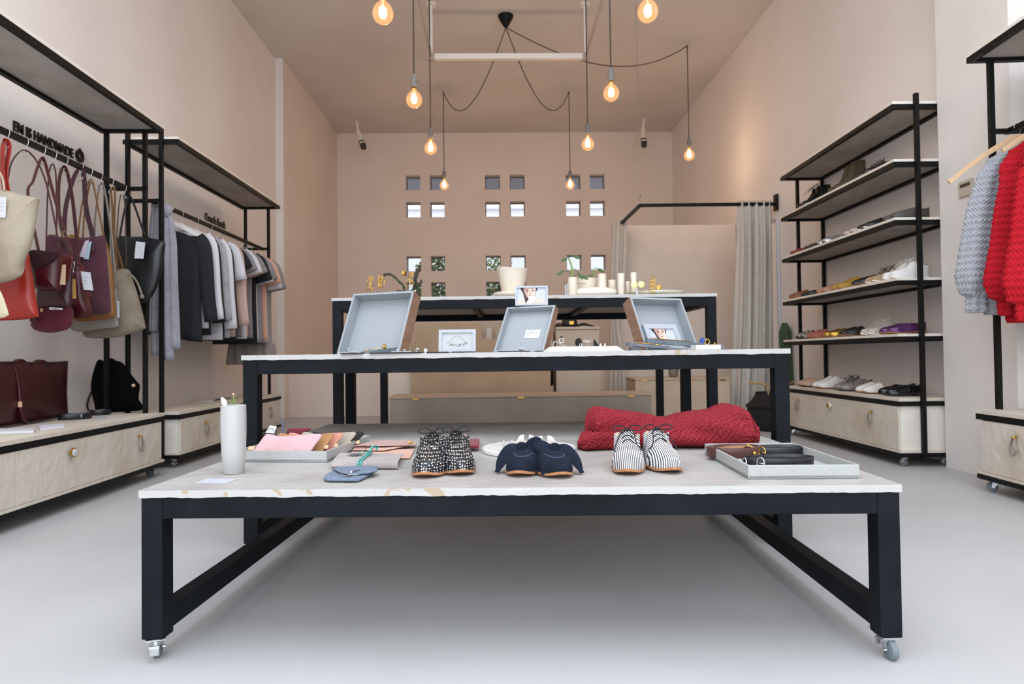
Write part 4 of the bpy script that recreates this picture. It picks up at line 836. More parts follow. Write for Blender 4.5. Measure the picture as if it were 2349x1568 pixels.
sp_ = Vector((c0.x + .05, c0.y - .0005, Z0 + .014)); b = MB(); b.loft([[sp_ + Vector((r * math.cos(k * PI / 8), -d, r * math.sin(k * PI / 8))) for k in range(16)] for d, r in ((-.004, .006), (.002, .006), (.004, .0035))]); b.build('stud', BRASS, t, smooth=True); buckle(t, (c0.x + .075, c0.y + .006, Z0 + .016), .016, GOLD, (.5, -1, 0))
L0 = at(1716, 1066); R0 = at(1884, 1062); c1 = (L0 + R0) / 2
t = thing('belt', 'coiled black leather belt with ring buckle, nearest the front of the right tray', 'belt', (c1.x, c1.y, Z0)); coil('strap', '', c1.x, c1.y + .045, Z0, .098, .048, .026, 2.4, BLB, None, -.03, 0, par=t)
b = MB()
for k in range(4): q = Vector((c1.x - .03 + k * .018, c1.y - .0055 + .0016 * abs(k - 2), Z0 + .014)); b.loft([[q + Vector((r * math.cos(j * PI / 5), d, r * math.sin(j * PI / 5))) for j in range(10)] for d, r in ((-.0005, .0022), (.003, .0022))])
b.build('eyelet', mk('dark_eyelet', '050505', .6), t); buckle(t, (c1.x - .065, c1.y + .002, Z0 + .015), .0155, SILVER, (.55, -1, 0)); buckle(t, (c1.x - .098, c1.y + .03, Z0 + .013), .013, SILVER, (.1, -1, 0))
c2 = at(1810, 1048); t = thing('belt', 'second coiled black leather belt with gold ring, behind the front one in the right tray', 'belt', (c2.x, c2.y + .05, Z0)); coil('strap', '', c2.x + .01, c2.y + .125, Z0, .09, .038, .026, 2.2, BLB, None, -.05, 0, par=t); buckle(t, (c2.x - .078, c2.y + .105, Z0 + .017), .017, GOLD, (1, -.5, 0))
# ------------------------------------------------------------------ middle table: display boxes and jewellery
WOOD = mk('walnut_veneer', '8a6a55', .6, col2='775846', vs=5, stretch=(1, 1, 9)); BOXW = mk('white_lacquer', '92989d', .4); GREYC = mk('blue_grey_slate', '6d757d', .8, col2='5a6169', vs=30, bump=.3, bs=120, bdist=.001)
def dbox(label, X, Y, w_, h, th, ph, dep, bw=.009):
    t = thing('display_box', label, 'box', (X, Y, H2), ph, 'leaning display boxes'); R = Matrix.Translation((0, 0, .002)) @ Matrix.Rotation(-th, 4, 'X'); k = dict(world=False)
    def bx(nm, m, *a):
        b = MB(); b.box(*a); b.b.transform(R)
        if min(v.co.z for v in b.b.verts) < 0:
            bmesh.ops.bisect_plane(b.b, geom=b.b.verts[:] + b.b.edges[:] + b.b.faces[:], plane_co=(0, 0, .0008), plane_no=(0, 0, 1), clear_inner=True); bmesh.ops.holes_fill(b.b, edges=b.b.edges[:])
        return b.build(nm, m, t, **k)
    bx('back_panel', BOXW, -w_ / 2 + bw, w_ / 2 - bw, dep - .008, dep, bw, h - bw)
    for nm, a in (('side_panel', (-w_ / 2, -w_ / 2 + bw, 0, dep, 0, h)), ('side_panel', (w_ / 2 - bw, w_ / 2, 0, dep, 0, h)), ('rail_panel', (-w_ / 2 + bw, w_ / 2 - bw, 0, dep, h - bw, h)), ('rail_panel', (-w_ / 2 + bw, w_ / 2 - bw, 0, dep, 0, bw))): bx(nm, BOXW, *a)
    bx('veneer', WOOD, -w_ / 2 - .0015, -w_ / 2 - .0001, .002, dep, 0, h); bx('veneer', WOOD, w_ / 2 + .0001, w_ / 2 + .0015, .002, dep, 0, h)
    zz = h * .62; y1 = zz * math.sin(th) + dep * math.cos(th); z1 = zz * math.cos(th) - dep * math.sin(th) + .002
    MB().bar((0, y1 - .004, z1), (0, y1 + .05, .001), .05, .006).build('prop_foot', WOOD, t, **k)
    t['R'] = 0; return t, MW[t.name] @ R
BL, ML = dbox('large white open display box with walnut sides, leaning at the left of the middle table', -.5374, 2.75, .303, .2916, .4425, -.397, .062)
BM_, MM = dbox('narrow white display box holding a printed card, leaning at the middle of the table', .0854, 2.75, .2307, .236, .587, -.49, .04, .008)
BR, MR = dbox('white open display box with walnut sides and a framed photo inside, leaning at the right', .7344, 2.75, .2691, .2532, .4626, .399, .06)
for o in (BL, BM_, BR): del o['R']
# printed card in the middle box
b = MB(); b.box(-.006, .062, .0295, .0305, .088, .130); b.b.transform(MM); cdo = tag(b.build('printed_card', mk('pale_card', 'd3dbe3', .6)), 'small printed card with a name, fixed inside the middle display box', 'card')
def onM(M, x, y, z, sx=1): return M @ Matrix.Translation((x, y, z)) @ Matrix.Rotation(PI / 2, 4, 'X') @ Matrix.Diagonal((sx, 1, 1, 1))
GINK = mk('grey_ink', '4d5358', .6); text('card_print', 'ZURDA', GINK, onM(MM, 0, .0293, .112, 1.25), .0125, .0001, cdo, .0001)
for k, (xa, xb, z) in enumerate(((0, .026, .1), (0, .015, .094), (.043, .058, .094))): b = MB(); b.box(xa, xb, .0291, .0294, z, z + .0016); b.b.transform(MM); b.build('card_print', mk('pale_ink', '9aa3aa', .6), cdo)
def frame(label, M, w_, h, bw, group='small white photo frames', dep=.016, foot=True):
    t = thing('photo_frame', label, 'frame', (0, 0, 0), 0, group); MW[t.name] = M; t.matrix_world = M; k = dict(world=False)
    fm = mk('white_frame', 'a6abb3', .45); b = MB()
    for a in ((-w_ / 2, -w_ / 2 + bw, 0, dep, 0, h), (w_ / 2 - bw, w_ / 2, 0, dep, 0, h), (-w_ / 2 + bw, w_ / 2 - bw, 0, dep, 0, bw), (-w_ / 2 + bw, w_ / 2 - bw, 0, dep, h - bw, h)): b.box(*a)
    b.build('frame', fm, t, **k); pic = MB(); pic.box(-w_ / 2 + bw, w_ / 2 - bw, .006, .010, bw, h - bw); pic = pic.build('print', mk('print_paper', 'b0b1b3', .6), t, **k); MB().box(-w_ / 2 + bw, w_ / 2 - bw, dep - .004, dep, bw, h - bw).build('backing', mk('frame_back', '55504b', .8), t, **k)
    return t, pic
def flat2(nm, pts, mat, par, y, ox=0, oz=0, s=1, smooth=True):
    b = MB(); P = crom(pts, 5) if smooth else pts; b.prism([(ox + p[0] * s, oz + p[1] * s) for p in P], (0, y, 0), (1, 0, 0), (0, 0, 1), (0, 1, 0), .0004); return b.build(nm, mat, par, world=False)
# framed drawing of a necklace
Yn = 2.66; a_, c_ = aY(1005.5, 806, Yn), aY(1091, 806, Yn); zt = aY(1050, 757, Yn + .02).z; wn = c_.x - a_.x; hn = (zt - H2) * 1.03
M = Matrix.Translation(((a_.x + c_.x) / 2, Yn, H2 + .002)) @ Matrix.Rotation(-.05, 4, 'Z') @ Matrix.Rotation(-.2, 4, 'X'); t, pic = frame('white frame with a fine necklace picture, standing between the left and middle boxes', M, wn, hn, .013)
MB().bar((0, .016, hn * .6), (0, .05, .0), .03, .003).build('stand_leg', mk('frame_back', '55504b', .8), t, world=False)
NECK = mk('necklace_print', '6b6d70', .6); rn = random.Random(3); iw = wn - .026; b = MB(); z0 = .013; ih = hn - .026
b.tube(cro([(-iw * .28, .0056, z0 + ih * .42), (-iw * .12, .0056, z0 + ih * .72), (iw * .0, .0056, z0 + ih * .82), (iw * .12, .0056, z0 + ih * .72), (iw * .28, .0056, z0 + ih * .42)]), .0005, 4)
for k in range(46):
    f = rn.uniform(-1, 1); x = f * iw * .36; z = z0 + ih * (.26 + .14 * f * f + rn.uniform(-.05, .05)); l = .004 + rn.random() * .004; a = rn.uniform(0, 6.28); b.tube([(x, .0056, z), (x + l * math.cos(a), .0056, z + l * math.sin(a))], .0006, 4)
b.build('necklace_picture', NECK, pic, world=False)
# a plain generic portrait
SKIN = mk('print_skin', 'd9b8ab', .6); SKIND = mk('print_skin_shadow', 'b08a7e', .6); HAIR = mk('print_dark_hair', '231b1d', .6); LIP = mk('print_lips', 'a8565a', .6); BGP = mk('print_grey', 'b6b9c6', .6)
def portrait(pic, w_, h, bw, y=.0058, hand=True):
    iw, ih = w_ - 2 * bw, h - 2 * bw; b = MB(); b.box(-iw / 2, iw / 2, .0058, .006, bw, h - bw); b.build('print_background', BGP, pic, world=False)
    f = lambda nm, pts, m, d: flat2(nm, [(min(max(x, -.5), .5) * iw, bw + min(max(z, 0), 1) * ih) for x, z in pts], m, pic, .0056 - d * .0004, smooth=False)
    cr = lambda pts: crom(pts, 4)
    f('print_shoulders', cr([(-.5, .02), (-.48, .24), (-.25, .34), (-.1, .42), (.1, .42), (.22, .32), (.46, .18), (.5, .02)]), SKIN, 0)
    f('print_hair', cr([(-.36, 1), (-.3, .7), (-.24, .3), (-.2, .02), (-.1, .02), (-.1, .4), (.1, .5), (.14, .7), (.18, 1)]), HAIR, 1)
    f('print_face', cr([(-.24, 1), (-.25, .78), (-.2, .54), (-.12, .38), (-.03, .33), (.06, .42), (.12, .6), (.14, .85), (.13, 1)]), SKIN, 2)
    f('print_shadow', cr([(-.25, .95), (-.25, .75), (-.2, .5), (-.13, .38), (-.14, .6), (-.12, .78), (-.16, .95)]), SKIND, 3)
    for x in (-.14, .04): f('print_eye', cr([(x - .045, .82), (x, .86), (x + .045, .83), (x, .795)]), HAIR, 4); f('print_brow', cr([(x - .06, .90), (x, .955), (x + .06, .925), (x, .93)]), HAIR, 4)
    f('print_nose', cr([(-.075, .66), (-.05, .63), (-.02, .655), (-.045, .80)]), SKIND, 4); f('print_mouth', cr([(-.1, .535), (-.05, .565), (.0, .54), (-.05, .505)]), LIP, 5)
    if hand: f('print_hand', cr([(-.18, .02), (-.1, .28), (-.08, .46), (-.05, .5), (.0, .46), (.06, .5), (.1, .46), (.14, .36), (.13, .2), (.06, .02)]), mk('print_skin_light', 'e2c6ba', .6), 6); b = MB()
Ym = 2.88; a_, c_ = aY(1182, 700, Ym), aY(1257, 699, Ym); zb = a_.z; zt = aY(1218, 655, Ym + .01).z; wf = c_.x - a_.x; hf = zt - zb
M = Matrix.Translation(((a_.x + c_.x) / 2, Ym, zb + .0)) @ Matrix.Rotation(-.08, 4, 'Z') @ Matrix.Rotation(-.12, 4, 'X'); t, pic = frame('white frame with a portrait print, standing on top of the middle display box', M, wf, hf, .008); portrait(pic, wf, hf, .008)
MR2 = MR @ Matrix.Translation((-.005, .02, .012)) @ Matrix.Rotation(-.05, 4, 'X'); t, pic = frame('white frame with a portrait print, standing inside the right display box', MR2, .172, .125, .022, dep=.018); portrait(pic, .172, .125, .022)
# little black pads
DARK = mk('black_slate_pad', '17181a', .7)
for i, (xa, xb, lb) in enumerate(((782, 832, 'flat black pad under the silver sprig at the far left of the middle table'), (849, 900, 'flat black pad beside the slate wedge on the middle table'), (902, 965, 'flat black pad under the pale plate and ring'), (980, 1028, 'flat black pad left of the necklace frame foot'), (1036, 1090, 'flat black pad in front of the necklace frame'), (1140, 1215, 'flat black pad in front of the middle display box'), (1228, 1246, 'narrow black pad between the middle box and marble slab'))):
    p, q = aY(xa, 808, 2.61), aY(xb, 808, 2.61); b = MB(); b.box(p.x, q.x, 2.595, 2.66, H2, H2 + .0045, .001); tag(b.build('display_pad', DARK), lb, 'pad', 'black display pads')
# slate wedge with a gold ring on it
p, q = aY(822, 806, 2.62), aY(902, 806, 2.62); b = MB(); b.prism([(0, 0), (q.x - p.x, 0), (q.x - p.x, .020), (0, .004)], (p.x, 2.665, H2 + .0045), (1, 0, 0), (0, 0, 1), (0, 1, 0), .05); tag(b.build('stone_wedge', GREYC), 'sloping blue grey slate wedge in front of the left display box', 'stone')
def ringo(b, c, r, rt, ax=(0, 1, 0)):
    a = Vector(ax).normalized(); u = a.orthogonal().normalized(); v = a.cross(u); b.tube([Vector(c) + u * r * math.cos(k * PI / 12) + v * r * math.sin(k * PI / 12) for k in range(24)], rt, 6, loop=True)
b = MB(); g0 = Vector((p.x + .018, 2.69, H2 + .0145)); g1 = Vector((p.x + .088, 2.69, H2 + .027)); b.bar(g0, g1, .006, .0025); b.bar(g0 - Vector((.008, 0, .001)), g0 + Vector((.008, 0, .0)), .014, .003); ringo(b, g1 + Vector((.0, 0, .0)), .009, .003, (1, 0, .2)); ringo(b, g1 + Vector((.006, 0, .001)), .009, .003, (1, 0, .2)); tag(b.build('bracelet', GOLD, smooth=True), 'gold bar bracelet lying on the slate wedge', 'bracelet')
b = MB(); s0 = aY(798, 806, 2.62); s0 = Vector((s0.x, 2.63, H2 + .005))
for k in range(9): b.ball(s0 + Vector((k * .004, (k % 3) * .004, .002 + .001 * (k % 2))), .0024, 6, 5)
b.tube([s0, s0 + Vector((0, 0, .02))], .0008, 5); tag(b.build('silver_sprig', SILVER, smooth=True), 'tiny silver sprig jewel with an upright pin, far left of the middle table', 'jewellery')
b = MB(); p = aY(777, 809, 2.6); b.lathe([(.018, H2 + .0003), (.019, H2 + .002), (.004, H2 + .003)], (p.x, 2.64, 0), 20); tag(b.build('coin_pendant', SILVER, smooth=True), 'flat silver disc beside the left end of the black pads', 'jewellery')
p, q = aY(898, 806, 2.62), aY(944, 806, 2.62); b = MB(); b.box(p.x, q.x, 2.61, 2.655, H2 + .0048, H2 + .0088, .001); tag(b.build('glass_plate', mk('pale_green_plate', 'a9b4b5', .2)), 'small pale plate carrying silver rings on a black pad', 'plate')
for i, (px, lb) in enumerate(((912, 'left silver ring on the pale plate'), (928, 'right silver ring on the pale plate'))):
    p = aY(px, 803, 2.63); b = MB(); ringo(b, (p.x, 2.63, H2 + .0118 + .0005), .0075 - i * .002, .0022, (.2 + i, .5, 1.2)); tag(b.build('ring', SILVER, smooth=True), lb, 'ring', 'silver rings')
p = aY(957, 804, 2.63); b = MB(); ringo(b, (p.x, 2.63, H2 + .0125), .0065, .002, (.3, 1, .2)); b.ball((p.x, 2.63, H2 + .016), .004, 8, 6); tag(b.build('ring', SILVER, smooth=True), 'upright silver ring with a ball, left of the polished cylinder', 'ring', 'silver rings')
p = aY(977, 803, 2.63); b = MB(); b.lathe([(.0085, H2 + .0003), (.0085, H2 + .0175), (.0072, H2 + .0175), (.0072, H2 + .002)], (p.x, 2.62, 0), 24); tag(b.build('cuff_ring', SILVER, smooth=True, auto=40), 'polished silver cylinder ring left of the necklace frame', 'ring')
b = MB(); p = aY(1193, 803, 2.64); 
for k in range(7): ringo(b, (p.x - .006 + .0025 * k, 2.63 + .002 * (k % 3), H2 + .011 + .001 * math.sin(k * 2)), .0048, .0011, (1, .3 * k, .4))
tag(b.build('ring', SILVER, smooth=True), 'knotted silver ring on the pad in front of the middle box', 'ring', 'silver rings')
# marble plinth with jewels
p, q = aY(1247, 806, 2.63), aY(1432, 803, 2.6); zt_ = aY(1340, 795.5, 2.63).z; a1, a2 = aY(1262, 796, 2.63), aY(1416, 795, 2.6); zt_ = H2 + .018; b = MB()
b.prism([(p.x, 0), (q.x, 0), (a2.x, .0185), (a1.x, .0185)], (0, 2.60, H2), (1, 0, 0), (0, 0, 1), (0, 1, 0), .10); tag(b.build('marble_plinth', MARB), 'long white marble plinth with sloping ends on the middle table', 'marble slab'); zp = H2 + .0186
ACR = glass('clear_acrylic', (.93, .93, .94), .3); CLEAR = glass('acrylic_stand', (.88, .89, .91), .35)
p = aY(1283, 790, 2.65); b = MB(); b.prism([(-.026, 0), (.026, 0), (-.02, .0225)], (p.x, 2.635, zp), (1, 0, 0), (0, 0, 1), (0, 1, 0), .035); o = tag(b.build('acrylic_wedge', ACR), 'clear acrylic wedge holding a ring at the left end of the marble plinth', 'stand')
b = MB()
for y in (2.635, 2.67):
    for s, e in (((-.026, 0), (.026, 0)), ((.026, 0), (-.02, .0225)), ((-.02, .0225), (-.026, 0))): b.tube([(p.x + s[0], y, zp + s[1] + .0006), (p.x + e[0], y, zp + e[1] + .0006)], .0007, 4)
b.build('polished_edge', mk('acrylic_edge', 'd8d2cf', .2), o)
r_ = aY(1288, 783, 2.65); b = MB(); ringo(b, (r_.x, 2.652, zp + .0255), .0095, .0016, (.15, 1, 0)); rg = tag(b.build('ring', SILVER, smooth=True), 'silver ring with a black stone on the acrylic wedge', 'ring', 'silver rings'); b = MB(); b.lathe([(.003, 0), (.0065, .002), (.006, .0055), (.003, .0065)], (r_.x, 2.652, zp + .0355), 12); b.build('black_stone', INK, rg, smooth=True)
LAVA = mk('black_lava', '0e0e10', .9, bump=.8, bs=500, bdist=.002)
p = aY(1327, 786, 2.65); b = MB(); b.pillow([(.014 * math.cos(k * PI / 6), .017 * math.sin(k * PI / 6)) for k in range(12)], (p.x, 2.65, zp + .0175), (.95, .2, -.35), (.3, 0, .95), (0, 1, .1), .005, 4); e_ = tag(b.build('earring', LAVA, smooth=True), 'black oval earring standing on the marble plinth', 'earring', 'black earrings'); b = MB(); ringo(b, (p.x + .007, 2.645, zp + .006), .0055, .0013, (.5, 1, 0)); b.build('ear_hook', SILVER, e_, smooth=True)
p = aY(1366, 786, 2.65); b = MB(); b.prism([(-.010, 0), (.017, 0), (-.006, .031)], (p.x, 2.65, zp), (1, 0, 0), (0, 0, 1), (0, 1, 0), .004); e_ = tag(b.build('earring', LAVA), 'black triangular earring standing on the marble plinth', 'earring', 'black earrings'); b = MB(); b.tube([(p.x - .008, 2.6495, zp), (p.x - .0065, 2.6495, zp + .031), (p.x + .017, 2.6495, zp + .001)], .0009, 4); b.build('silver_edge', SILVER, e_)
b = MB(); p = aY(1347, 786, 2.655); rn = random.Random(5); b.tube([(p.x, 2.655, zp), (p.x, 2.655, zp + .02)], .0006, 4)
for k in range(9): x = -.016 + .004 * k; b.tube([(p.x, 2.655, zp + .018), (p.x + x, 2.655, zp + .022 + .005 * math.sin(k * 1.7))], .0006, 4); b.ball((p.x + x, 2.655, zp + .022 + .005 * math.sin(k * 1.7)), .0018, 6, 5)
tag(b.build('twig_brooch', SILVER, smooth=True), 'spiky silver twig jewel between the two black earrings', 'jewellery')
for i, (px, lb) in enumerate(((1378, 'left of two faceted silver studs by the black triangle'), (1388, 'right of two faceted silver studs by the black triangle'))):
    p = aY(px, 793, 2.64); b = MB(); b.lathe([(.0055, zp), (.004, zp + .006), (.0008, zp + .012)], (p.x, 2.64, 0), 5); tag(b.build('stud', SILVER), lb, 'jewellery', 'silver studs')
# concrete slabs, tilted on small supports
def slab2(label, pa, pb, th, Y, dep, lift, zlow):
    a, c = aY(pa[0], pa[1], Y), aY(pb[0], pb[1], Y); d = (c - a); L = d.length; t = thing('concrete_slab', label, 'slab', ((a.x + c.x) / 2, Y, H2), 0, 'tilted concrete slabs'); u = d.normalized(); n = Vector((-u.z, 0, u.x))
    zl = min(a.z, c.z) - th; sh = max(0, (H2 + .0008) - zl); a.z += sh; c.z += sh
    b = MB(); b.prism([(0, -th), (L, -th), (L, 0), (0, 0)], a, u, n, (0, 1, 0), dep); b.build('slab_body', GREYC, t)
    hi = a if a.z > c.z else c; s = .03 if hi is a else -.03; zz = hi.z - th + abs(s) * (u.z if hi is a else -u.z) - .003
    MB().box(hi.x + s - .02, hi.x + s + .02, Y + .01, Y + dep - .01, H2 + .0002, max(H2 + .002, zz)).build('support_block', GREYC, t)
    return t, a, u, n
t, a_, u_, n_ = slab2('near concrete slab with a thin gold necklace, in front of the right display box', (1442, 785), (1538, 794), .012, 2.61, .06, 0, 0)
b = MB(); q = a_ + u_ * .03 + n_ * .002 + Vector((0, .015, 0)); b.tube(cro([q, q + u_ * .03 + Vector((0, .004, .0012)), q + u_ * .08 + Vector((0, -.002, .0008))]), .0014, 6); b.tube([q + Vector((.0, .01, .0)), q + u_ * .08 + Vector((0, .01, 0))], .0012, 6); b.bar(q + u_ * .078, q + u_ * .1, .008, .004); tag(b.build('necklace', GOLD, smooth=True), 'thin gold necklace on the near concrete slab', 'necklace', 'gold necklaces')
t, a_, u_, n_ = slab2('long concrete slab with gold chains, behind the near one at the right', (1485, 779), (1662, 794), .017, 2.685, .05, 0, 0)
b = MB(); q = a_ + u_ * .012 + n_ * .003 + Vector((0, .006, 0)); rn = random.Random(2)
for k in range(9):
    y = k * .0045; x1 = .13 + .05 * ((k * 7) % 5) / 5; b.tube(cro([q + u_ * (.004 * k) + Vector((0, y, .0005 * (k % 3))), q + u_ * .06 + Vector((0, y + .002, .001 * (k % 2))), q + u_ * x1 + Vector((0, y, .0006))]), .0013, 5)
tag(b.build('necklace', mk('raw_brass', 'a8803c', .4, 1), smooth=True), 'bundle of gold chains lying along the long concrete slab', 'necklace', 'gold necklaces')
p, q = aY(1595, 802, 2.6), aY(1651, 801, 2.6); b = MB(); b.box(p.x, q.x, 2.585, 2.665, H2 + .0003, H2 + .0185, .0015); tag(b.build('marble_block', MARB), 'small white marble block with a blue ring at the right end of the middle table', 'marble block')
p = aY(1613, 785, 2.62); c = Vector((p.x, 2.625, H2 + .0195 + .016)); b = MB(); ringo(b, c + Vector((.016, 0, -.004)), .0105, .0018, (.2, 1, 0)); ax = Vector((-.75, -.62, .25)).normalized(); rg = tag(b.build('ring', GOLD, smooth=True), 'gold ring with a large round blue stone, on the marble block', 'ring', 'gold jewels on the marble block')
u = ax.orthogonal().normalized(); v = ax.cross(u); b = MB(); b.loft([[c + ax * d + (u * math.cos(k * PI / 14) + v * math.sin(k * PI / 14)) * r for k in range(28)] for d, r in ((-.002, .0148), (.002, .0155), (.003, .0148))]); b.build('ring_bezel', GOLD, rg, smooth=True, auto=40)
b = MB(); b.loft([[c + ax * d + (u * math.cos(k * PI / 14) + v * math.sin(k * PI / 14)) * r for k in range(28)] for d, r in ((.002, .0138), (.0045, .0132), (.0056, .006))]); b.build('blue_stone', mk('lapis', '27407f', .2, col2='3c5aa3', vs=300), rg, smooth=True, auto=60)
p = aY(1640, 788, 2.62); b = MB(); b.lathe([(.0058, H2 + .0187), (.0008, H2 + .031)], (p.x, 2.62, 0), 4); b.tube([(p.x - .012, 2.63, H2 + .020), (p.x + .004, 2.635, H2 + .020)], .0012, 5); tag(b.build('earring', GOLD), 'tiny gold pyramid earring on the marble block', 'earring', 'gold jewels on the marble block')
# ------------------------------------------------------------------ tallest table: ceramics, plants, earrings
Yt = 4.02
def on3(px, Y): p = aY(px, 680, Y); return Vector((p.x, Y, H3))
def cyl(name, label, cat, px, w_, ytop, Y, mat=CREAM, group='cream ceramic vases on the tallest table', plant=None):
    c = on3(px, Y); r = w_ * Y / FPX / 2; h = aY(px, ytop, Y).z - H3; t = thing(name, label, cat, c, 0, group)
    b = MB(); b.lathe([(r * .92, 0), (r * .96, .003), (r, h * .5), (r * .99, h - .002), (r * .9, h), (r * .86, h - .004), (r * .84, h * .35), (.01, h * .3)], c, 32); b.build('vase_body', mat, t, smooth=True, auto=50); return t, c, h, r
STEM = mk('young_stem', '7f9a55', .6); DLEAF = mk('dark_leaf', '3f5c33', .5, col2='4d6d3c', vs=50)
def sprout(t, c, h, pts, leaves):
    b = MB(); P = [c + Vector((x, 0, h * .6 + z)) for x, z in pts]; b.tube(cro(P), .0055, 7); b.build('stem', STEM, t, smooth=True)
    for x, z, dx, dz, l in leaves:
        p = c + Vector((x, 0, h * .6 + z)); d = Vector((dx, -.3, dz)).normalized(); b = MB(); q = p + d * l; b.tube(cro([p, p + d * l * .5 + Vector((0, 0, .008)), q]), .0022, 5); e = Vector((d.x, d.y, d.z - .8)).normalized(); wv = Vector((.3, 1, .2)); b.pillow([(0, 0), (.012, .008), (.032, .009), (.05, 0), (.032, -.009), (.012, -.008)], q, e, e.cross(wv).normalized(), wv.normalized(), .004, 3); b.build('leaf', DLEAF, t, smooth=True)
t, c, h, r = cyl('vase', 'cream cylinder vase with a sprouting green plant, front left of the cream vases', 'vase', 1314, 22, 636, 4.02)
sprout(t, c, h, [(0, 0), (-.002, .06), (-.006, .12), (-.022, .165)], [(-.003, .07, -1, .25, .06), (0, .05, 1, .15, .055), (-.004, .1, .7, -.5, .05), (-.02, .16, -.7, .3, .012), (-.02, .165, .9, .45, .03)])
t, c, h, r = cyl('vase', 'low wide cream oval pot with a small plant, behind the cream cylinder', 'pot', 1348, 52, 639, 4.2)
sprout(t, c, h, [(.055, -.01), (.05, .05), (.042, .09), (.036, .11)], [(.05, .05, -.8, -.2, .03), (.046, .07, -.6, .1, .025), (.037, .108, .8, .2, .03)])
cyl('vase', 'tall cream cylinder vase to the right of the plants', 'vase', 1381.5, 20, 628, 4.08)
cyl('vase', 'short cream cylinder vase in front of the gathered curtain', 'vase', 1404, 17, 642, 4.16)
cyl('vase', 'tall pale cream cylinder vase at the left edge of the fitting room panel', 'vase', 1425, 16, 627, 4.02)
cyl('vase', 'narrow short cream vase between two taller ones', 'vase', 1441, 11, 645, 4.18)
cyl('vase', 'tall cream cylinder vase furthest right, behind the two gold discs', 'vase', 1454, 14, 625, 4.1)
c = on3(1366, 4.0); b = MB(); rx = 57 * 4.0 / FPX; b.lathe([(rx * .6, 0), (rx * .92, .010), (rx, .026), (rx * .93, .042), (rx * .7, .055), (rx * .3, .061), (.004, .062)], (c.x, 4.06, H3), 44, 1, .45); tag(b.build('oval_dish', mk('matt_white_ceramic', 'dcd3c8', .5), smooth=True), 'large smooth oval cream dish lying in front of the cylinder vases', 'dish')
c = on3(1176, 4.1); h = aY(1176, 616, 4.1).z - H3; t = thing('planter', 'cream square-rimmed flared pot on a saucer, at the middle of the tallest table', 'pot', c)
R = []; n = 48
for z, r, q in ((.012, .060, .1), (.02, .064, .12), (h * .5, .078, .35), (h * .85, .090, .6), (h, .098, .75), (h - .001, .092, .75), (h * .6, .078, .4), (.04, .06, .1)):
    ring = []
    for k in range(n):
        a = 2 * PI * k / n + .4; e = 1 - q * .28; x, y = math.copysign(abs(math.cos(a)) ** e, math.cos(a)), math.copysign(abs(math.sin(a)) ** e, math.sin(a)); dz = .006 * math.sin(a * 2 + .6) * (z / h) ** 3; ring.append((c.x + r * x, 4.1 + .0 + r * y * .95, H3 + z + dz))
    R.append(ring)
b = MB(); b.loft(R); b.build('pot_body', CREAM, t, smooth=True, auto=60); b = MB(); b.lathe([(.075, 0), (.112, .012), (.122, .031), (.118, .035), (.07, .014), (.02, .012)], (c.x, 4.1, H3), 40); b.build('saucer', CREAM, t, smooth=True)
c = on3(1198, 4.0); b = MB(); b.lathe([(.1, 0), (.15, .012), (.165, .034), (.158, .035), (.02, .0085)], (c.x, 4.3, H3), 44); tag(b.build('plate', CREAM, smooth=True), 'flat round cream plate behind the flared pot', 'plate')
c = on3(1515, 4.0); b = MB(); b.lathe([(.08, 0), (.15, .008), (.18, .030), (.174, .031), (.02, .010)], (c.x, 4.1, H3), 44, 1.0, .8); tag(b.build('platter', mk('pale_green_glaze', 'd3cdb8', .4), smooth=True), 'wide shallow pale platter at the right end of the tallest table', 'platter')
c = on3(1303, 4.1); b = MB(); b.box(c.x - .008, c.x + .002, 4.2, 4.26, H3, H3 + .09, .002); tag(b.build('white_card', WHITE), 'white card standing left of the cream cylinder with the plant', 'card')
b = MB(); p, q = aY(1292, 647, 4.1), aY(1345, 651, 4.0); b.tube([p, q], .0022, 6); tag(b.build('incense_stick', mk('wood_stick', '8f7457', .7)), 'thin wooden stick resting across the cream cylinder vase', 'stick')
# dark trailing plant
PLD = mk('dark_plant', '3a3a2a', .8, col2='4a4835', vs=60); c = on3(945, 4.15); t = thing('trailing_plant', 'dark trailing succulent with one arching arm at the left of the tallest table', 'plant', c)
b = MB(); b.lathe([(.03, 0), (.042, .03), (.045, .05), (.038, .05), (.03, .03)], c, 20); b.build('pot', mk('dark_pot', '3a3430', .7), t, smooth=True)
rn = random.Random(9)
for nm, P in (('arching_arm', [(928, 668), (925, 655), (915, 645), (907, 637), (898, 630), (888, 628.5), (880, 631)]), ('upright_arm', [(945, 672), (950, 655), (953, 640), (956, 626), (963, 614)]), ('short_arm', [(955, 672), (962, 655), (967, 644)]), ('low_arm', [(940, 672), (925, 670), (912, 666)])):
    Q = cro([aY(x, y, 4.15) for x, y in P], 8); b = MB(); b.tube(Q, .006, 6)
    for i, p in enumerate(Q):
        for k in range(6 if 'up' in nm or 'short' in nm else 4):
            a = rn.uniform(0, 6.28); s = rn.uniform(.012, .02) if 'up' in nm else rn.uniform(.008, .014); d = Vector((math.cos(a), rn.uniform(-1, 1), math.sin(a))).normalized(); w_ = d.orthogonal().normalized(); b.pillow([(0, 0), (s * .5, s * .35), (s, 0), (s * .5, -s * .35)], p, d, w_, d.cross(w_), s * .35, 2, smooth=False)
    b.build(nm, PLD, t, smooth=True)
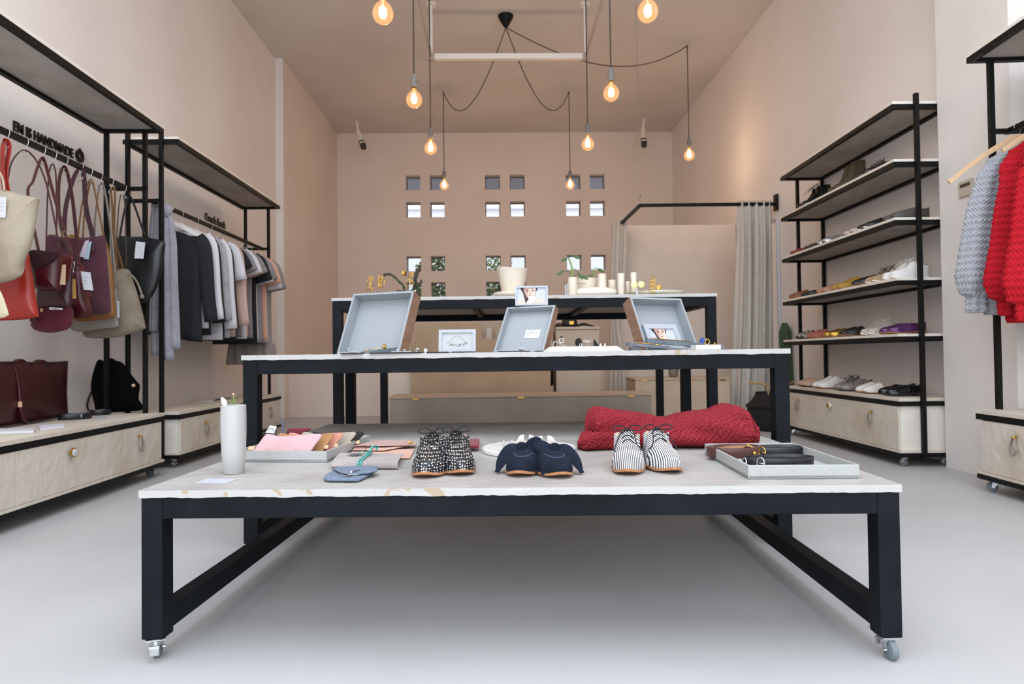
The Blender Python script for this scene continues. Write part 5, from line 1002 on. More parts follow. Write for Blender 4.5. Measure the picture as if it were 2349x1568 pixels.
# earring stands
def estand(label, px, ytop, Y, wd, arm=True):
    c = on3(px, Y); zt = aY(px, ytop, Y).z; t = thing('earring_stand', label, 'stand', c, 0, 'clear acrylic earring stands')
    b = MB()
    for s in (-1, 1): b.bar((c.x + s * .012, Y, H3), (c.x + s * .003, Y, zt), .005, .004)
    b.bar((c.x - wd, Y, zt), (c.x + .006, Y, zt), .006, .010); b.box(c.x - .03, c.x + .03, Y - .012, Y + .012, H3, H3 + .004); b.build('acrylic_stand', CLEAR, t); return t, c
def hoops(label, P, Y, mat=GOLD, extra=None, group='gold earrings on the tallest table'):
    b = MB()
    for px, py, rx, ry, ax in P:
        c = aY(px, py, Y - .012); k = Y / FPX; b.tube([c + Vector((rx * k * math.cos(a * PI / 12), .006 * math.sin(a * PI / 6) * ax, ry * k * math.sin(a * PI / 12))) for a in range(24)], .0021, 6, loop=True)
    o = tag(b.build('earrings', mat, smooth=True), label, 'earrings', group); return o
estand('clear acrylic stand with two pairs of gold earrings, leftmost on the tallest table', 861, 625, 3.99, .04)
hoops('long gold teardrop earrings with ball studs on the leftmost stand', [(846, 652, 4, 12, 1), (852, 651, 4, 13, -1), (848, 637, 2, 3, 0), (852, 637, 2, 3, 0), (849, 664, 7, 5, 1)], 3.99)
hoops('gold multi-loop hoop earrings at the right of the leftmost stand', [(871, 649, 5, 10, 1), (872, 650, 4, 9, -1), (878, 648, 4, 9, 1), (870, 650, 3, 10, .5), (870, 635, 1.5, 3, 0), (877, 635, 1.5, 3, 0)], 3.99)
estand('clear acrylic stand with gold discs and hoop, second from the left', 936, 622, 3.99, .02)
hoops('gold ring earring with a small loop above, on the second stand', [(939, 649, 9, 8.5, 1), (941, 633, 4, 5, 1), (944, 628, 3, 4, 0), (940, 645, 1, 6, 0)], 3.99)
b = MB(); c = aY(927, 627, 3.985)
for dx in (-.004, .004): b.loft([[c + Vector((dx + d, .016 * 0 + r * math.cos(k * PI / 10) * .35, r * math.sin(k * PI / 10))) + Vector((r * .55 * math.cos(k * PI / 10), 0, 0)) for k in range(20)] for d, r in ((-.001, .016), (.001, .016))])
tag(b.build('earrings', BRASS, smooth=True), 'pair of dark gold disc earrings at the top of the second stand', 'earrings', 'gold earrings on the tallest table')
c = on3(1462, 3.97); zt = aY(1462, 653, 3.97).z; t = thing('earring_stand', 'slim white stand carrying two round gold disc earrings', 'stand', c); b = MB(); b.bar((c.x, 3.97, H3), (c.x - .006, 3.97, zt), .010, .006); b.box(c.x - .02, c.x + .02, 3.955, 3.985, H3, H3 + .003); b.build('stand_post', WHITE, t)
SAT = mk('satin_brass_disc', 'e6d58f', .35, .6)
for px, lb in ((1455, 'left round satin gold disc earring on the white stand'), (1471, 'right round satin gold disc earring on the white stand')):
    p = aY(px, 653 if px < 1460 else 652, 3.958); b = MB(); b.loft([[p + Vector((r * math.cos(k * PI / 14), d, r * math.sin(k * PI / 14))) for k in range(28)] for d, r in ((0, .0195), (-.0025, .0195), (-.003, .018))]); tag(b.build('disc_earring', SAT, smooth=True, auto=40), lb, 'earring', 'satin gold disc earrings')
estand('clear acrylic stand with gold chain-link and leaf earrings, right of the gold discs', 1502, 634, 3.98, .03)
hoops('gold chain-link drop earrings on the right-hand stand', [(x, y, 4.2, 5.6, .3) for x in (1494, 1499.5) for y in (638.5, 648, 655, 665)], 3.98)
c = aY(1512, 659, 3.965); b = MB()
for k in range(11):
    a = -1.9 + 3.9 * k / 10; d = Vector((math.cos(a), 0, math.sin(a))); b.pillow([(0, -.002), (.012, -.0035), (.021, -.001), (.021, .001), (.012, .0035), (0, .002)], c - Vector((.005, 0, 0)), d, Vector((-d.z, 0, d.x)), (0, 1, 0), .003, 3)
b.pillow([(.010 * math.cos(k * PI / 5), .012 * math.sin(k * PI / 5)) for k in range(10)], c - Vector((.006, 0, 0)), (1, 0, 0), (0, 0, 1), (0, 1, 0), .003, 3); tag(b.build('leaf_earring', BRASS, smooth=True), 'dark gold split-leaf earring on the right-hand stand', 'earring')
c = on3(1526, 3.97); b = MB(); b.prism([(-.02, 0), (.03, 0), (.012, .007), (-.02, .007)], (c.x, 3.94, H3 + .0003), (1, 0, 0), (0, 0, 1), (0, 1, 0), .03); tag(b.build('grey_pad', GREYC), 'small grey stone pad with gold studs near the right end of the tallest table', 'pad')
for i, dx in enumerate((-.012, .004)): b = MB(); b.ball((c.x + dx, 3.955, H3 + .0105), .0035, 8, 6); tag(b.build('gold_stud', GOLD, smooth=True), ('left' if i == 0 else 'right') + ' gold stud on the small grey stone pad', 'earring', 'gold studs on the grey pad')
# ------------------------------------------------------------------ handbags on the front rail
def rodx(y): return -2.352 - .018 * (y - 2.26)
def hookY(px, py): return aX(px, py, rodx(3.6)).y
RZ = 1.86
def shook(label, Y, drop=.075):
    x = rodx(Y); b = MB(); b.tube(cro([(x - .012, Y, RZ - .012), (x - .019, Y, RZ + .006), (x, Y, RZ + .0165), (x + .019, Y, RZ + .004), (x + .010, Y, RZ - .03), (x - .004, Y, RZ - drop + .02), (x - .012, Y, RZ - drop + .005), (x, Y, RZ - drop - .006), (x + .014, Y, RZ - drop + .004), (x + .016, Y, RZ - drop + .018)], 5), .0022, 6)
    tag(b.build('s_hook', CHROME, smooth=True), label, 'hook', 'wire hooks on the handbag rail'); return Vector((x, Y, RZ - drop))
def bag(name, label, cat, Y, out, mat, th=.06, straps=(), smooth=True, flatpow=.45, wob=.003, seed=0, group=None):
    P = [aY(x, y, Y) for x, y in out]; lo = min(p.z for p in P); cx = sum(p.x for p in P) / len(P)
    t = thing(name, label, cat, (cx, Y, lo), 0, group); b = MB(); b.pillow([(p.x, p.z) for p in P], (0, Y, 0), (1, 0, 0), (0, 0, 1), (0, -1, 0), th, 7, smooth=smooth, flatpow=flatpow, wob=wob, seed=seed); b.build('bag_body', mat, t, smooth=True)
    for pts, wd, m in straps:
        n = len(pts); Q = [aY(q[0], q[1], Y + (q[2] if len(q) > 2 else 0)) for q in pts]; b = MB(); b.ribbon(cro(Q, 5), wd, .0035, (.9, -.45, 0)); b.build('strap', m or mat, t, smooth=True)
    return t
def swing(t, Y, pts, mat=None, dy=.045, string=None):
    P = [aY(x, y, Y - dy) for x, y in pts]; b = MB(); b.prism([(p.x, p.z) for p in P], (0, Y - dy, 0), (1, 0, 0), (0, 0, 1), (0, 1, 0), .0012); g = b.build('swing_tag', mat or WHITE, t)
    c = (P[0] + P[1]) / 2; w_ = (P[1] - P[0]).length; b = MB()
    for k in range(3): z = c.z - (.3 + .18 * k) * (P[0].z - P[3].z); b.box(c.x - w_ * (.28 - .06 * k), c.x + w_ * (.2 - .05 * k), Y - dy - .0006, Y - dy, z - .0015, z + .0005)
    b.build('tag_print', mk('tag_ink', '9a9a9e', .8), g)
S_ = lambda n, a, b_, rough=.9: mk(n, a, rough, col2=b_, vs=9, vmin=.3, vmax=.7, bump=.2, bs=240, bdist=.001, sheen=.1)
Lr = lambda n, a, b_=None: mk(n, a, .34, col2=b_, vs=5, bump=.08, bs=120, bdist=.001, spec=.5)
CRM = Lr('cream_leather', 'bdb294'); BEI = S_('beige_suede', '978b79', 'ada18d'); REDL = Lr('red_leather', 'a52a1c', '8f2217'); MRN = Lr('maroon_leather', '4a0d18', '3c0a13'); MRNS = S_('maroon_suede_bag', '4d0f1d', '5a1424'); PLUM = S_('plum_suede', '3f1b28', '4b2230'); TANL = Lr('tan_bag_leather', '8d5a26', '7d4e20'); GRY = Lr('grey_bag_leather', '847d75'); TAU = S_('taupe_suede', '6e6456', '8f8370'); BLKL = Lr('black_bag_leather', '0d0f12'); OLV = Lr('olive_strap', '3b3220'); BRWN = Lr('oxblood_leather', '5a1d1c', '4a1616')
GB = 'handbags on the rail'
YA, Yb, Yc, Yd, Ye, Yf, Yg, Yh, Yj, Yl = [hookY(*p) for p in ((10, 303), (55, 324), (96, 342), (122, 354), (149, 367), (185, 383), (207, 394), (231, 405), (257, 417), (299, 437))]; Yl -= .055
t = bag('clutch', 'cream leather clutch cut by the left edge, lowest of the hanging bags', 'bag', YA - .32, [(-70, 640), (-8, 655), (19, 715), (16, 725), (0, 730), (-70, 736)], CRM, .03, [([(-20, 650), (-30, 560), (-34, 420), (-36, 330)], .012, None)], group=GB)
t = bag('tote_bag', 'slouchy beige suede tote with a white tag, nearest full bag on the rail', 'bag', YA - .19, [(-60, 432), (-20, 438), (12, 436), (50, 446), (85, 454), (86, 462), (78, 520), (68, 565), (52, 600), (46, 618), (45, 634), (20, 645), (-20, 652), (-60, 655)], BEI, .10, [([(10, 438, -.02), (4, 405), (-16, 370), (-30, 320)], .012, CRM)], wob=.006, group=GB, seed=3)
swing(t, YA - .19, [(-6, 451), (14.5, 451), (12.5, 499), (-6, 498)], dy=.06)
t = bag('tote_bag', 'bright red leather bag hanging behind the beige tote', 'bag', YA, [(-40, 565), (20, 560), (61, 575), (68, 605), (76, 650), (82, 690), (87, 722), (84, 727), (50, 733), (0, 735), (-40, 735)], REDL, .07, [([(20, 560), (22, 470), (13, 400), (21, 340), (14, 324), (7, 335), (6, 400), (14, 470), (10, 560)], .040, REDL)], group=GB, wob=.004, seed=5)
t = bag('bucket_bag', 'glossy maroon leather bag with a curved flap and round thin strap, above the others', 'bag', Yb, [(62, 577), (66, 574), (100, 575), (131, 575), (139, 580), (139, 620), (137, 662), (132, 666), (100, 667), (86, 664), (80, 650), (70, 610)], MRN, .085, [([(137, 582), (128, 520), (106, 420), (82, 366), (54, 344), (30, 366), (20, 400), (16, 470), (62, 577, .02)], .011, MRN)], group=GB, wob=.002)
P = [aY(x, y, Yb - .05) for x, y in ((62, 576), (100, 574), (138, 578), (128, 592), (105, 608), (82, 618), (75, 617))]; b = MB(); b.pillow([(p.x, p.z) for p in P], (0, Yb - .040, 0), (1, 0, 0), (0, 0, 1), (0, -1, 0), .012, 4, flatpow=.3); b.build('flap', mk('dark_maroon_suede', '2e0810', .9), t, smooth=True)
swing(t, Yb, [(143, 607), (151, 606), (150, 653), (137, 652)], mk('kraft_tag', 'b99a80', .8), .02)
t = bag('crossbody_bag', 'oxblood crossbody bag with a buckled strap, behind the glossy maroon one', 'bag', Yc, [(90, 590), (140, 586), (166, 588), (167, 600), (165, 660), (164, 698), (156, 706), (120, 703), (87, 700), (86, 640)], Lr('dark_oxblood', '36141a'), .05, [([(166, 590), (158, 560), (147, 531), (130, 470), (116, 420), (105, 378), (97, 362), (88, 378), (76, 415), (64, 450), (92, 592, .02)], .026, BRWN)], group=GB)
P = [aY(x, y, Yc - .03) for x, y in ((141, 586), (166, 588), (160, 630), (153, 645), (143, 640))]; b = MB(); b.pillow([(p.x, p.z) for p in P], (0, Yc - .026, 0), (1, 0, 0), (0, 0, 1), (0, -1, 0), .008, 4, flatpow=.3); b.build('flap', BRWN, t, smooth=True)
p = aY(151, 537, Yc - .012); b = MB()
for s, e in (((-.018, .012), (.012, .016)), ((.012, .016), (.020, -.012)), ((.020, -.012), (-.010, -.016)), ((-.010, -.016), (-.018, .012))): b.tube([p + Vector((s[0], 0, s[1])), p + Vector((e[0], 0, e[1]))], .0018, 6)
b.build('buckle', mk('pale_brass', 'c8b58a', .3, 1), t); swing(t, Yc, [(113, 704), (144, 706.5), (143, 710), (113, 710)], dy=.034)
t = bag('drawstring_bag', 'maroon suede drawstring bag, lowest of the dark red bags', 'bag', Yd, [(86, 690), (120, 700), (163, 706), (165, 730), (163, 746), (150, 757), (117, 763), (90, 760), (76, 752), (73, 740), (78, 715)], MRNS, .09, [([(125, 700), (128, 600), (130, 480), (128, 400), (122, 377), (115, 385), (110, 430), (106, 560), (104, 690)], .010, MRN)], group=GB, wob=.006, seed=2)
b = MB(); p = aY(83, 735, Yd - .05); b.ball(p, .012, 10, 8); b.tube(cro([p, p + Vector((-.03, 0, .002)), p + Vector((.0, -.01, .02)), p + Vector((.025, 0, .008))]), .005, 6); b.build('drawstring_knot', MRNS, t, smooth=True); p = aY(95, 711, Yd - .045); MB().box(p.x - .006, p.x + .006, p.y, p.y + .003, p.z - .009, p.z + .009).build('side_label', TAG, t)
t = bag('bucket_bag', 'maroon leather bucket bag with a large white tag, in front of the plum tote', 'bag', Ye, [(170, 612), (184, 606), (196, 640), (202, 680), (209, 718), (204, 726), (185, 731), (168, 727), (163, 700), (166, 640)], MRN, .09, [([(180, 610), (177, 560), (168, 470), (160, 420), (153, 392), (146, 383), (139, 395), (134, 440), (140, 520), (172, 612, .03)], .030, MRN)], group=GB)
b = MB(); Q = [aY(x, y, Ye - .05) for x, y in ((178, 606), (190, 612), (200, 640), (204, 678))]; b.tube(cro(Q), .005, 6); b.ball(Q[-1], .012, 10, 8); b.ball(aY(180, 606, Ye - .045), .012, 10, 8); b.build('drawstring', MRNS, t, smooth=True); swing(t, Ye, [(185, 622), (207, 624), (214, 666), (192, 664)], dy=.07)
swing(t, Ye, [(167, 640), (173, 639), (175, 685), (164, 684)], mk('ochre_tag', 'c2974f', .8), .06)
b = MB(); p = aY(170, 600, Ye - .05); b.tube(cro([p, p + Vector((.002, 0, -.02)), p + Vector((-.006, 0, -.04)), p + Vector((-.002, 0, -.06))]), .003, 6); b.build('clasp', CHROME, t, smooth=True)
t = bag('tote_bag', 'large plum suede tote with wide handles and two paper tags', 'bag', Yf, [(112, 538), (140, 543), (175, 546), (215, 543), (240, 541), (244, 570), (249, 640), (254, 700), (252, 716), (235, 721), (205, 723), (160, 722), (120, 716), (106, 640), (107, 560)], PLUM, .085, [([(146, 560, -.045), (150, 480), (165, 420), (178, 391), (188, 390), (193, 410), (198, 480), (212, 540), (212, 580, -.045)], .042, PLUM)], group=GB, wob=.003)
swing(t, Yf, [(195, 553), (204, 549), (193, 590), (181, 588)], mk('lilac_tag', 'c6b9c6', .8), .06); swing(t, Yf, [(202, 555), (210, 553), (203, 595), (191, 593)], mk('blue_tag', 'a9bfcb', .8), .055)
t = bag('tote_bag', 'tan leather tote showing its right edge behind the plum tote', 'bag', Yg, [(150, 548), (200, 548), (238, 545), (250, 575), (258, 620), (263, 690), (264, 722), (255, 730), (215, 735), (170, 734), (150, 700)], TANL, .06, [([(178, 548), (188, 470), (200, 425), (207, 412), (214, 422), (226, 480), (240, 550)], .013, TANL), ([(190, 548), (194, 490), (204, 430), (209, 416)], .013, TANL)], group=GB)
t = bag('clutch', 'flat grey leather bag behind the tan tote', 'bag', Yh, [(155, 690), (220, 670), (259, 661), (268, 668), (272, 735), (269, 750), (240, 753), (165, 757)], GRY, .025, [([(262, 664), (259, 600), (254, 530), (244, 460), (236, 424), (229, 424), (222, 470), (217, 540), (225, 668, .01)], .018, GRY)], group=GB); swing(t, Yh, [(268, 690), (273, 690), (274, 728), (269, 728)], dy=.02)
t = bag('drawstring_bag', 'taupe suede drawstring pouch with a loose knotted cord', 'bag', Yj, [(266, 622), (282, 616), (297, 620), (300, 632), (313, 668), (325, 712), (333, 748), (330, 755), (300, 765), (270, 773), (226, 776), (195, 772), (191, 756), (215, 730), (245, 690), (262, 645)], TAU, .11, [([(282, 618), (274, 588), (262, 545), (258, 480), (255, 436), (260, 432), (264, 445), (262, 540), (270, 622)], .018, mk('tan_cord', '7d5c36', .8)), ([(276, 622), (268, 560), (272, 480), (277, 446)], .008, OLV), ([(290, 622), (289, 560), (287, 480), (284, 446)], .008, OLV)], wob=.008, group=GB, seed=8)
b = MB(); Q = [aY(x, y, Yj - .05) for x, y in ((292, 631), (303, 632), (315, 648), (323, 668), (326, 680))]; b.tube(cro(Q), .006, 7); b.ball(Q[-1], .013, 10, 8); b.build('drawstring', TAU, t, smooth=True)
t = bag('shoulder_bag', 'black leather half-moon shoulder bag with a white tag, last on the rail', 'bag', Yl, [(270, 545), (300, 543), (333, 543), (356, 548), (378, 554), (377, 575), (370, 625), (356, 668), (340, 688), (318, 700), (295, 695), (278, 660), (270, 600)], BLKL, .08, [([(334, 546), (322, 510), (308, 470), (299, 452), (293, 456), (284, 490), (274, 546)], .018, BLKL)], group=GB); swing(t, Yl, [(312, 553), (333, 556), (329, 593), (308, 592)], dy=.06)
for Y, lb in ((YA, 'the bright red bag'), (Yb, 'the glossy maroon bag'), (Yc, 'the buckled oxblood strap'), (Yd, 'the maroon suede drawstring bag'), (Ye, 'the maroon bucket bag'), (Yf, 'the plum tote'), (Yg, 'the tan tote'), (Yh, 'the flat grey bag'), (Yj, 'the taupe pouch'), (Yl, 'the black shoulder bag')): shook('wire hook on the rail carrying ' + lb, Y)
# on the cabinet under the bags
ZC = .4055
A_, B_ = aZ(163, 956, ZC), aZ(-40, 988, ZC); dv = (A_ - B_).normalized(); nv = Vector((dv.y, -dv.x, 0)); L_ = (A_ - B_).length   # stands parallel to the wall
def onp(x, y): d = _ray(x, y); q = CAM + d * ((B_ - CAM).dot(nv) / d.dot(nv)); return ((q - B_).dot(dv), q.z)
t = thing('tote_bag', 'large stiff maroon leather tote standing on the drawer cabinet under the handbags', 'bag', (B_ + A_) / 2); DM = Lr('deep_maroon_leather', '3b0c14', '330a11'); out = [(-40, 829), (0, 828), (48, 828), (52, 823), (58, 822), (66, 828), (70, 829), (97, 829), (101, 824), (107, 824), (116, 829), (150, 828), (163, 826.5), (162, 850), (160, 900), (163, 954), (158, 957)]
P = [onp(*q) for q in out]; P = P + [(L_ * .7, ZC + .001), (L_ * .3, ZC + .001), (.0, ZC + .001)]; P[-5] = (P[-5][0], ZC + .012); P[-4] = (L_ - .01, ZC + .001)
b = MB(); b.pillow([(u, max(z, ZC + .001)) for u, z in P], B_ * 1 - Vector((0, 0, B_.z)) + nv * -.03, dv, (0, 0, 1), nv, .07, 7, smooth=False, flatpow=.22, wob=.003); b.build('bag_body', DM, t, smooth=True, auto=60)
u0 = onp(43, 900)[0]; b = MB(); q = lambda u, z, d: B_ * 1 - Vector((0, 0, B_.z)) + dv * u + nv * (.004 + d) + Vector((0, 0, z)); b.tube(cro([q(u0 - .03, ZC + .32, -.004), q(u0 - .01, ZC + .2, .004), q(u0 + .0, ZC + .08, .008), q(u0 + .03, ZC + .01, .01)]), lambda f: .004 + .012 * f, 10); b.build('side_fold', DM, t, smooth=True)
u1, z1 = onp(39, 927); p = q(u1, z1, .012); b = MB(); b.bar(p - Vector((0, 0, .015)), p + Vector((0, 0, .015)), .02, .004, (0, 1, 0)); b.build('side_label', TAG, t)
Y = aZ(275, 945, ZC).y
t = bag('backpack', 'black suede backpack slumped at the far end of the front drawer cabinet', 'bag', Y, [(226, 825), (236, 828), (246, 823), (256, 821), (266, 827), (276, 829), (288, 842), (300, 860), (313, 876), (319, 885), (316, 910), (318, 922), (327, 936), (322, 941), (300, 943), (260, 945), (225, 944), (218, 925), (210, 887), (216, 852)], mk('black_suede', '060607', .95, bump=.3, bs=200, bdist=.001, spec=.1), .13, [([(211, 896), (203, 915), (200, 932), (206, 942), (216, 944)], .022, BLKL)], wob=.007, seed=4); p = aY(310, 883, Y - .05); MB().box(p.x - .011, p.x + .009, p.y - .02, p.y - .016, p.z - .009, p.z + .009).build('side_label', TAG, t)
b = MB(); p = aY(214, 862, Y + .02); b.box(p.x - .01, p.x + .012, p.y, p.y + .002, p.z - .05, p.z + .03); b.build('swing_tag', mk('blue_tag', 'a9bfcb', .8), t)
def sheets(label, pxs, z, th, mat=WHITE, group=None, nm='leaflet', cat='leaflets'):
    P = [aZ(x, y, z + th) for x, y in pxs]; b = MB(); b.prism([(p.x, p.y) for p in P], (0, 0, z + .0002), (1, 0, 0), (0, 1, 0), (0, 0, 1), th); return tag(b.build(nm, mat), label, cat, group)
sheets('stack of white leaflets at the left edge of the front drawer cabinet', [(-20, 990), (77, 987), (82, 981), (-20, 982)], ZC, .012); sheets('white booklet lying right of the leaflet stack on the front cabinet', [(92, 983), (148, 976), (146, 970), (90, 975)], ZC, .010, mk('booklet_paper', 'd4d2dc', .7)); sheets('small grey card beside the black belts on the front cabinet', [(216, 961), (247, 957.5), (243, 954), (215, 956)], ZC, .001, PAPER)
for px, lb, ax, ay in (((172, 961), 'coiled black belt lying on the front edge of the drawer cabinet', .085, .05), ((230, 951), 'coiled black belt with white tag, beside the black backpack', .06, .045)):
    p = aZ(px[0], px[1], ZC); t = thing('belt', lb, 'belt', (p.x, p.y, ZC), 0, 'black belts on the drawer cabinet'); coil('strap', '', p.x, p.y + .0, ZC + .0005, ax, ay, .032, 2.2, BLB, None, .7, 0, par=t); buckle(t, (p.x + ax * .6, p.y - ay * .2, ZC + .018), .014, SILVER, (.3, 1, 0))
b = MB(); p = aZ(251, 938, ZC); p = Vector((p.x - .02, p.y - .06, ZC)); b.prism([(-.02, .022), (.0, .045), (.022, .03), (.0, .012)], (p.x + .02, p.y, ZC + .02), (1, 0, 0), (0, 0, 1), (0, 1, 0), .001); b.build('swing_tag', WHITE, t)
# ------------------------------------------------------------------ garments on the second rail
HANG = mk('white_hanger', 'e3e1dc', .5); GX, GZ = -2.372, 1.845
def cloth(n, c, c2=None): return mk(n, c, .9, col2=c2, vs=22, bump=.15, bs=300, bdist=.001)
def hanger(label, x, y, rodz, w_, mat, group, drop=.105, slope=.085, wire=CHROME):
    t = thing('hanger', label, 'hanger', (x, y, rodz - drop), 0, group)
    b = MB(); b.ribbon(cro([(x - w_, y, rodz - drop - slope), (x - w_ * .55, y, rodz - drop - slope * .42), (x - w_ * .12, y, rodz - drop + .006), (x, y, rodz - drop + .012), (x + w_ * .12, y, rodz - drop + .006), (x + w_ * .55, y, rodz - drop - slope * .42), (x + w_, y, rodz - drop - slope)], 5), lambda f: .022 + .022 * (1 - abs(2 * f - 1)) ** 2, .012, (0, 0, 1)); b.build('shoulder_bar', mat, t, smooth=True, auto=50)
    b = MB(); b.tube(cro([(x, y, rodz - drop + .01), (x, y, rodz - .045), (x + .018, y, rodz - .012), (x + .0165, y, rodz + .01), (x, y, rodz + .0165), (x - .0165, y, rodz + .008), (x - .018, y, rodz - .006)], 5), .002, 6); b.build('hook', wire, t, smooth=True); return t
def garment(label, x, y, top, hw, hem, mat, sleeve, slen, group, hemw=None, ruffle=False, neck=.075, seed=0, dip=0):
    """hanging top seen from the front: body, two sleeves; top = shoulder height at the neck"""
    rn = random.Random(seed); t = thing('dress' if ruffle else ('long_sleeved_top' if sleeve == 'long' else 't_shirt'), label, 'clothing', (x, y, hem), 0, group); n = 28; hemw = hemw or hw * .98; R = []; ph = rn.uniform(0, 6)
    L = [0, .015, .03, .042, .055, .09, .14, .2, .28, .4, .55, .7, .82, .92, 1] if not ruffle else [0, .02, .05, .09, .14, .2, .28, .4, .55, .7, .8, .81, .86, .93, 1]
    for f in L:
        z = top + (hem - top) * f; w_ = interp([(0, neck), (.015, neck * 1.6), (.03, hw * .72), (.055, hw * .95), (.09, hw * 1.0), (.3, hw * .93), (.6, hw * .93), (1, hemw)], f); d = interp([(0, .012), (.1, .026), (.3, .034), (1, .03)], f); fo = .004 + .010 * f
        if ruffle and f > .8: w_ *= 1.12 + .5 * (f - .8); fo = .022; d = .05
        ring = []
        for k in range(n * 2):
            a = PI * k / n; c, s = math.cos(a), math.sin(a); px = x + w_ * math.copysign(abs(c) ** .8, c); py = y + d * math.copysign(abs(s) ** .7, s) + fo * math.sin(px * (38 if not ruffle else 70) + ph + 2 * f) * abs(s); zz = z - (abs(px - x) / hw * .055 if f < .05 else 0) - (.03 * (1 - abs(px - x) / max(neck * 1.5, .01)) if (s < 0 and f < .03 and abs(px - x) < neck * 1.5) else 0) + (dip * f * ((px - x) / hw + .4) if f > .5 else 0)
            ring.append((px, py, zz))
        R.append(ring)
    b = MB(); b.loft(R); b.build('body', mat, t, smooth=True)
    for sd in (-1, 1):
        sx = x + sd * hw * .90; sz = top - .075; P = []
        if sleeve == 'long': pts = [(sx - sd * .02, y, sz + .01), (sx + sd * .028, y - .004, sz - .05), (sx + sd * .05, y - .01, sz - .20), (sx + sd * .062, y - .008, sz - .40), (sx + sd * .085, y - .004, sz - slen)]; rr = lambda f: .062 - .014 * f
        elif sleeve == 'short': pts = [(sx - sd * .02, y, sz + .01), (sx + sd * .04, y - .004, sz - .05), (sx + sd * .085, y - .006, sz - slen)]; rr = lambda f: .062 + .014 * f
        else: continue
        Q = cro(pts, 4); rings = []
        for i, q in enumerate(Q):
            f = i / (len(Q) - 1); d = (Q[min(i + 1, len(Q) - 1)] - Q[max(i - 1, 0)]).normalized(); a1 = Vector((d.z, 0, -d.x)).normalized(); r = rr(f); rings.append([q + a1 * (r * math.cos(2 * PI * k / 18)) + Vector((0, 1, 0)) * (.026 * math.sin(2 * PI * k / 18) + .004 * math.sin(5 * 2 * PI * k / 18 + i * .4) * f) for k in range(18)])
        b = MB(); b.loft(rings); b.build('sleeve', mat, t, smooth=True)
    return t
GC = 'clothes on the second rail'; GH = 'white hangers on the clothes rail'
BKC, WHC, LGC, BLC, NUC, PEC, MGC, BGC = cloth('black_jersey', '15171b', '191c20'), cloth('white_jersey', 'cbc9cf'), cloth('light_grey_marl', 'a9a7ad', '9a989f'), cloth('blush_jersey', 'c2a396'), cloth('nude_jersey', 'c9a58e'), cloth('peach_jersey', 'd0a08a'), cloth('mid_grey_marl', '8a878a', '7c797d'), cloth('taupe_grey_jersey', '8b8380')
items = [('black long-sleeved top with scooped neck, first on the clothes rail', BKC, 'long', .92, .60), ('white long-sleeved top right behind the first black top', WHC, 'long', .98, .60), ('black long-sleeved top between two white ones', BKC, 'long', .93, .62), ('light grey long-sleeved top behind the second black one', LGC, 'long', .95, .6), ('white long-sleeved top, second white one from the front', WHC, 'long', .9, .66), ('black long-sleeved top just in front of the first white t-shirt', BKC, 'long', .9, .66),
    ('white t-shirt, first short-sleeved piece from the front', WHC, 'short', .92, .26), ('blush pink top between the first white and black t-shirts', BLC, 'long', .93, .62), ('black t-shirt, nearest of the two black ones', BKC, 'short', .9, .15), ('grey marl t-shirt behind the nearest black t-shirt', MGC, 'short', .93, .16), ('white t-shirt behind the grey marl one', WHC, 'short', .92, .17), ('nude t-shirt in the middle of the short-sleeved pieces', NUC, 'short', .94, .17), ('grey t-shirt behind the nude one', MGC, 'short', .93, .15), ('black t-shirt, further of the two black ones', BKC, 'short', .88, .2), ('white t-shirt behind the further black one', WHC, 'short', .9, .21), ('grey top between white and peach t-shirts', MGC, 'short', .9, .18), ('peach t-shirt near the far end of the rail', PEC, 'short', .92, .2), ('white t-shirt, last white one at the far end', WHC, 'short', .9, .24), ('taupe grey dress with a ruffled hem, last on the rail', BGC, 'short', .69, .24)]
NG = len(items); ys = [4.93 + (6.46 - 4.93) * (i / (NG - 1)) ** 1.0 for i in range(NG)]
for i, ((lb, m, sl, hem, sln), y) in enumerate(zip(items, ys)):
    x = GX - .004 + .012 * math.sin(i * 2.1); hw = .208 if sl == 'long' else .205; top = GZ - .125 - (.02 if i == 0 else 0)
    garment(lb, x, y, top, hw, hem, m, sl, sln, GC, ruffle=(i == NG - 1), seed=i, dip=(-.035 if i == 0 else .0))
    hanger('white hanger holding the ' + lb.split(',')[0][:60], x, y, GZ, .178, HANG, GH)
    bpy.context.scene.objects  # keep order
# knotted grey jersey over the near end of the clothes rack
t = thing('scarf', 'long grey jersey scarf knotted over the near end of the clothes rack', 'scarf', (-2.36, 4.70, .8)); GS = cloth('grey_jersey', '9d9ca4', '8e8d96'); Ys = 4.70
for k, (P, w_) in enumerate((([(357, 470), (356, 520), (357, 600), (360, 700), (362, 815)], .045), ([(384, 492), (386, 540), (388, 620), (391, 700), (395, 800)], .06), ([(378, 500), (376, 560), (377, 640), (379, 730), (383, 826)], .05), ([(365, 478), (362, 540), (358, 640), (354, 690), (352, 760)], .03))):
    Q = cro([aY(x, y, Ys - .01 * k) for x, y in P], 6); R = []
    for i, q in enumerate(Q): f = i / (len(Q) - 1); ww = w_ * (.55 + .45 * min(1, f * 3)); R.append([q + Vector((ww * math.cos(2 * PI * j / 24) * 1.0, (.018 + .008 * math.sin(j * 1.57 + f * 2 + k)) * math.sin(2 * PI * j / 24), 0)) for j in range(24)])
    b = MB(); b.loft(R); b.build('tail', GS, t, smooth=True)
b = MB(); p = aY(382, 486, Ys - .02); b.ball(p, .035, 14, 10, 1.1, 1.1, .8); b.ribbon(cro([aY(350, 468, Ys), aY(365, 464, Ys - .03), aY(380, 476, Ys - .03), aY(394, 486, Ys - .01)], 5), .06, .02, (0, .2, 1)); b.build('knot', GS, t, smooth=True)
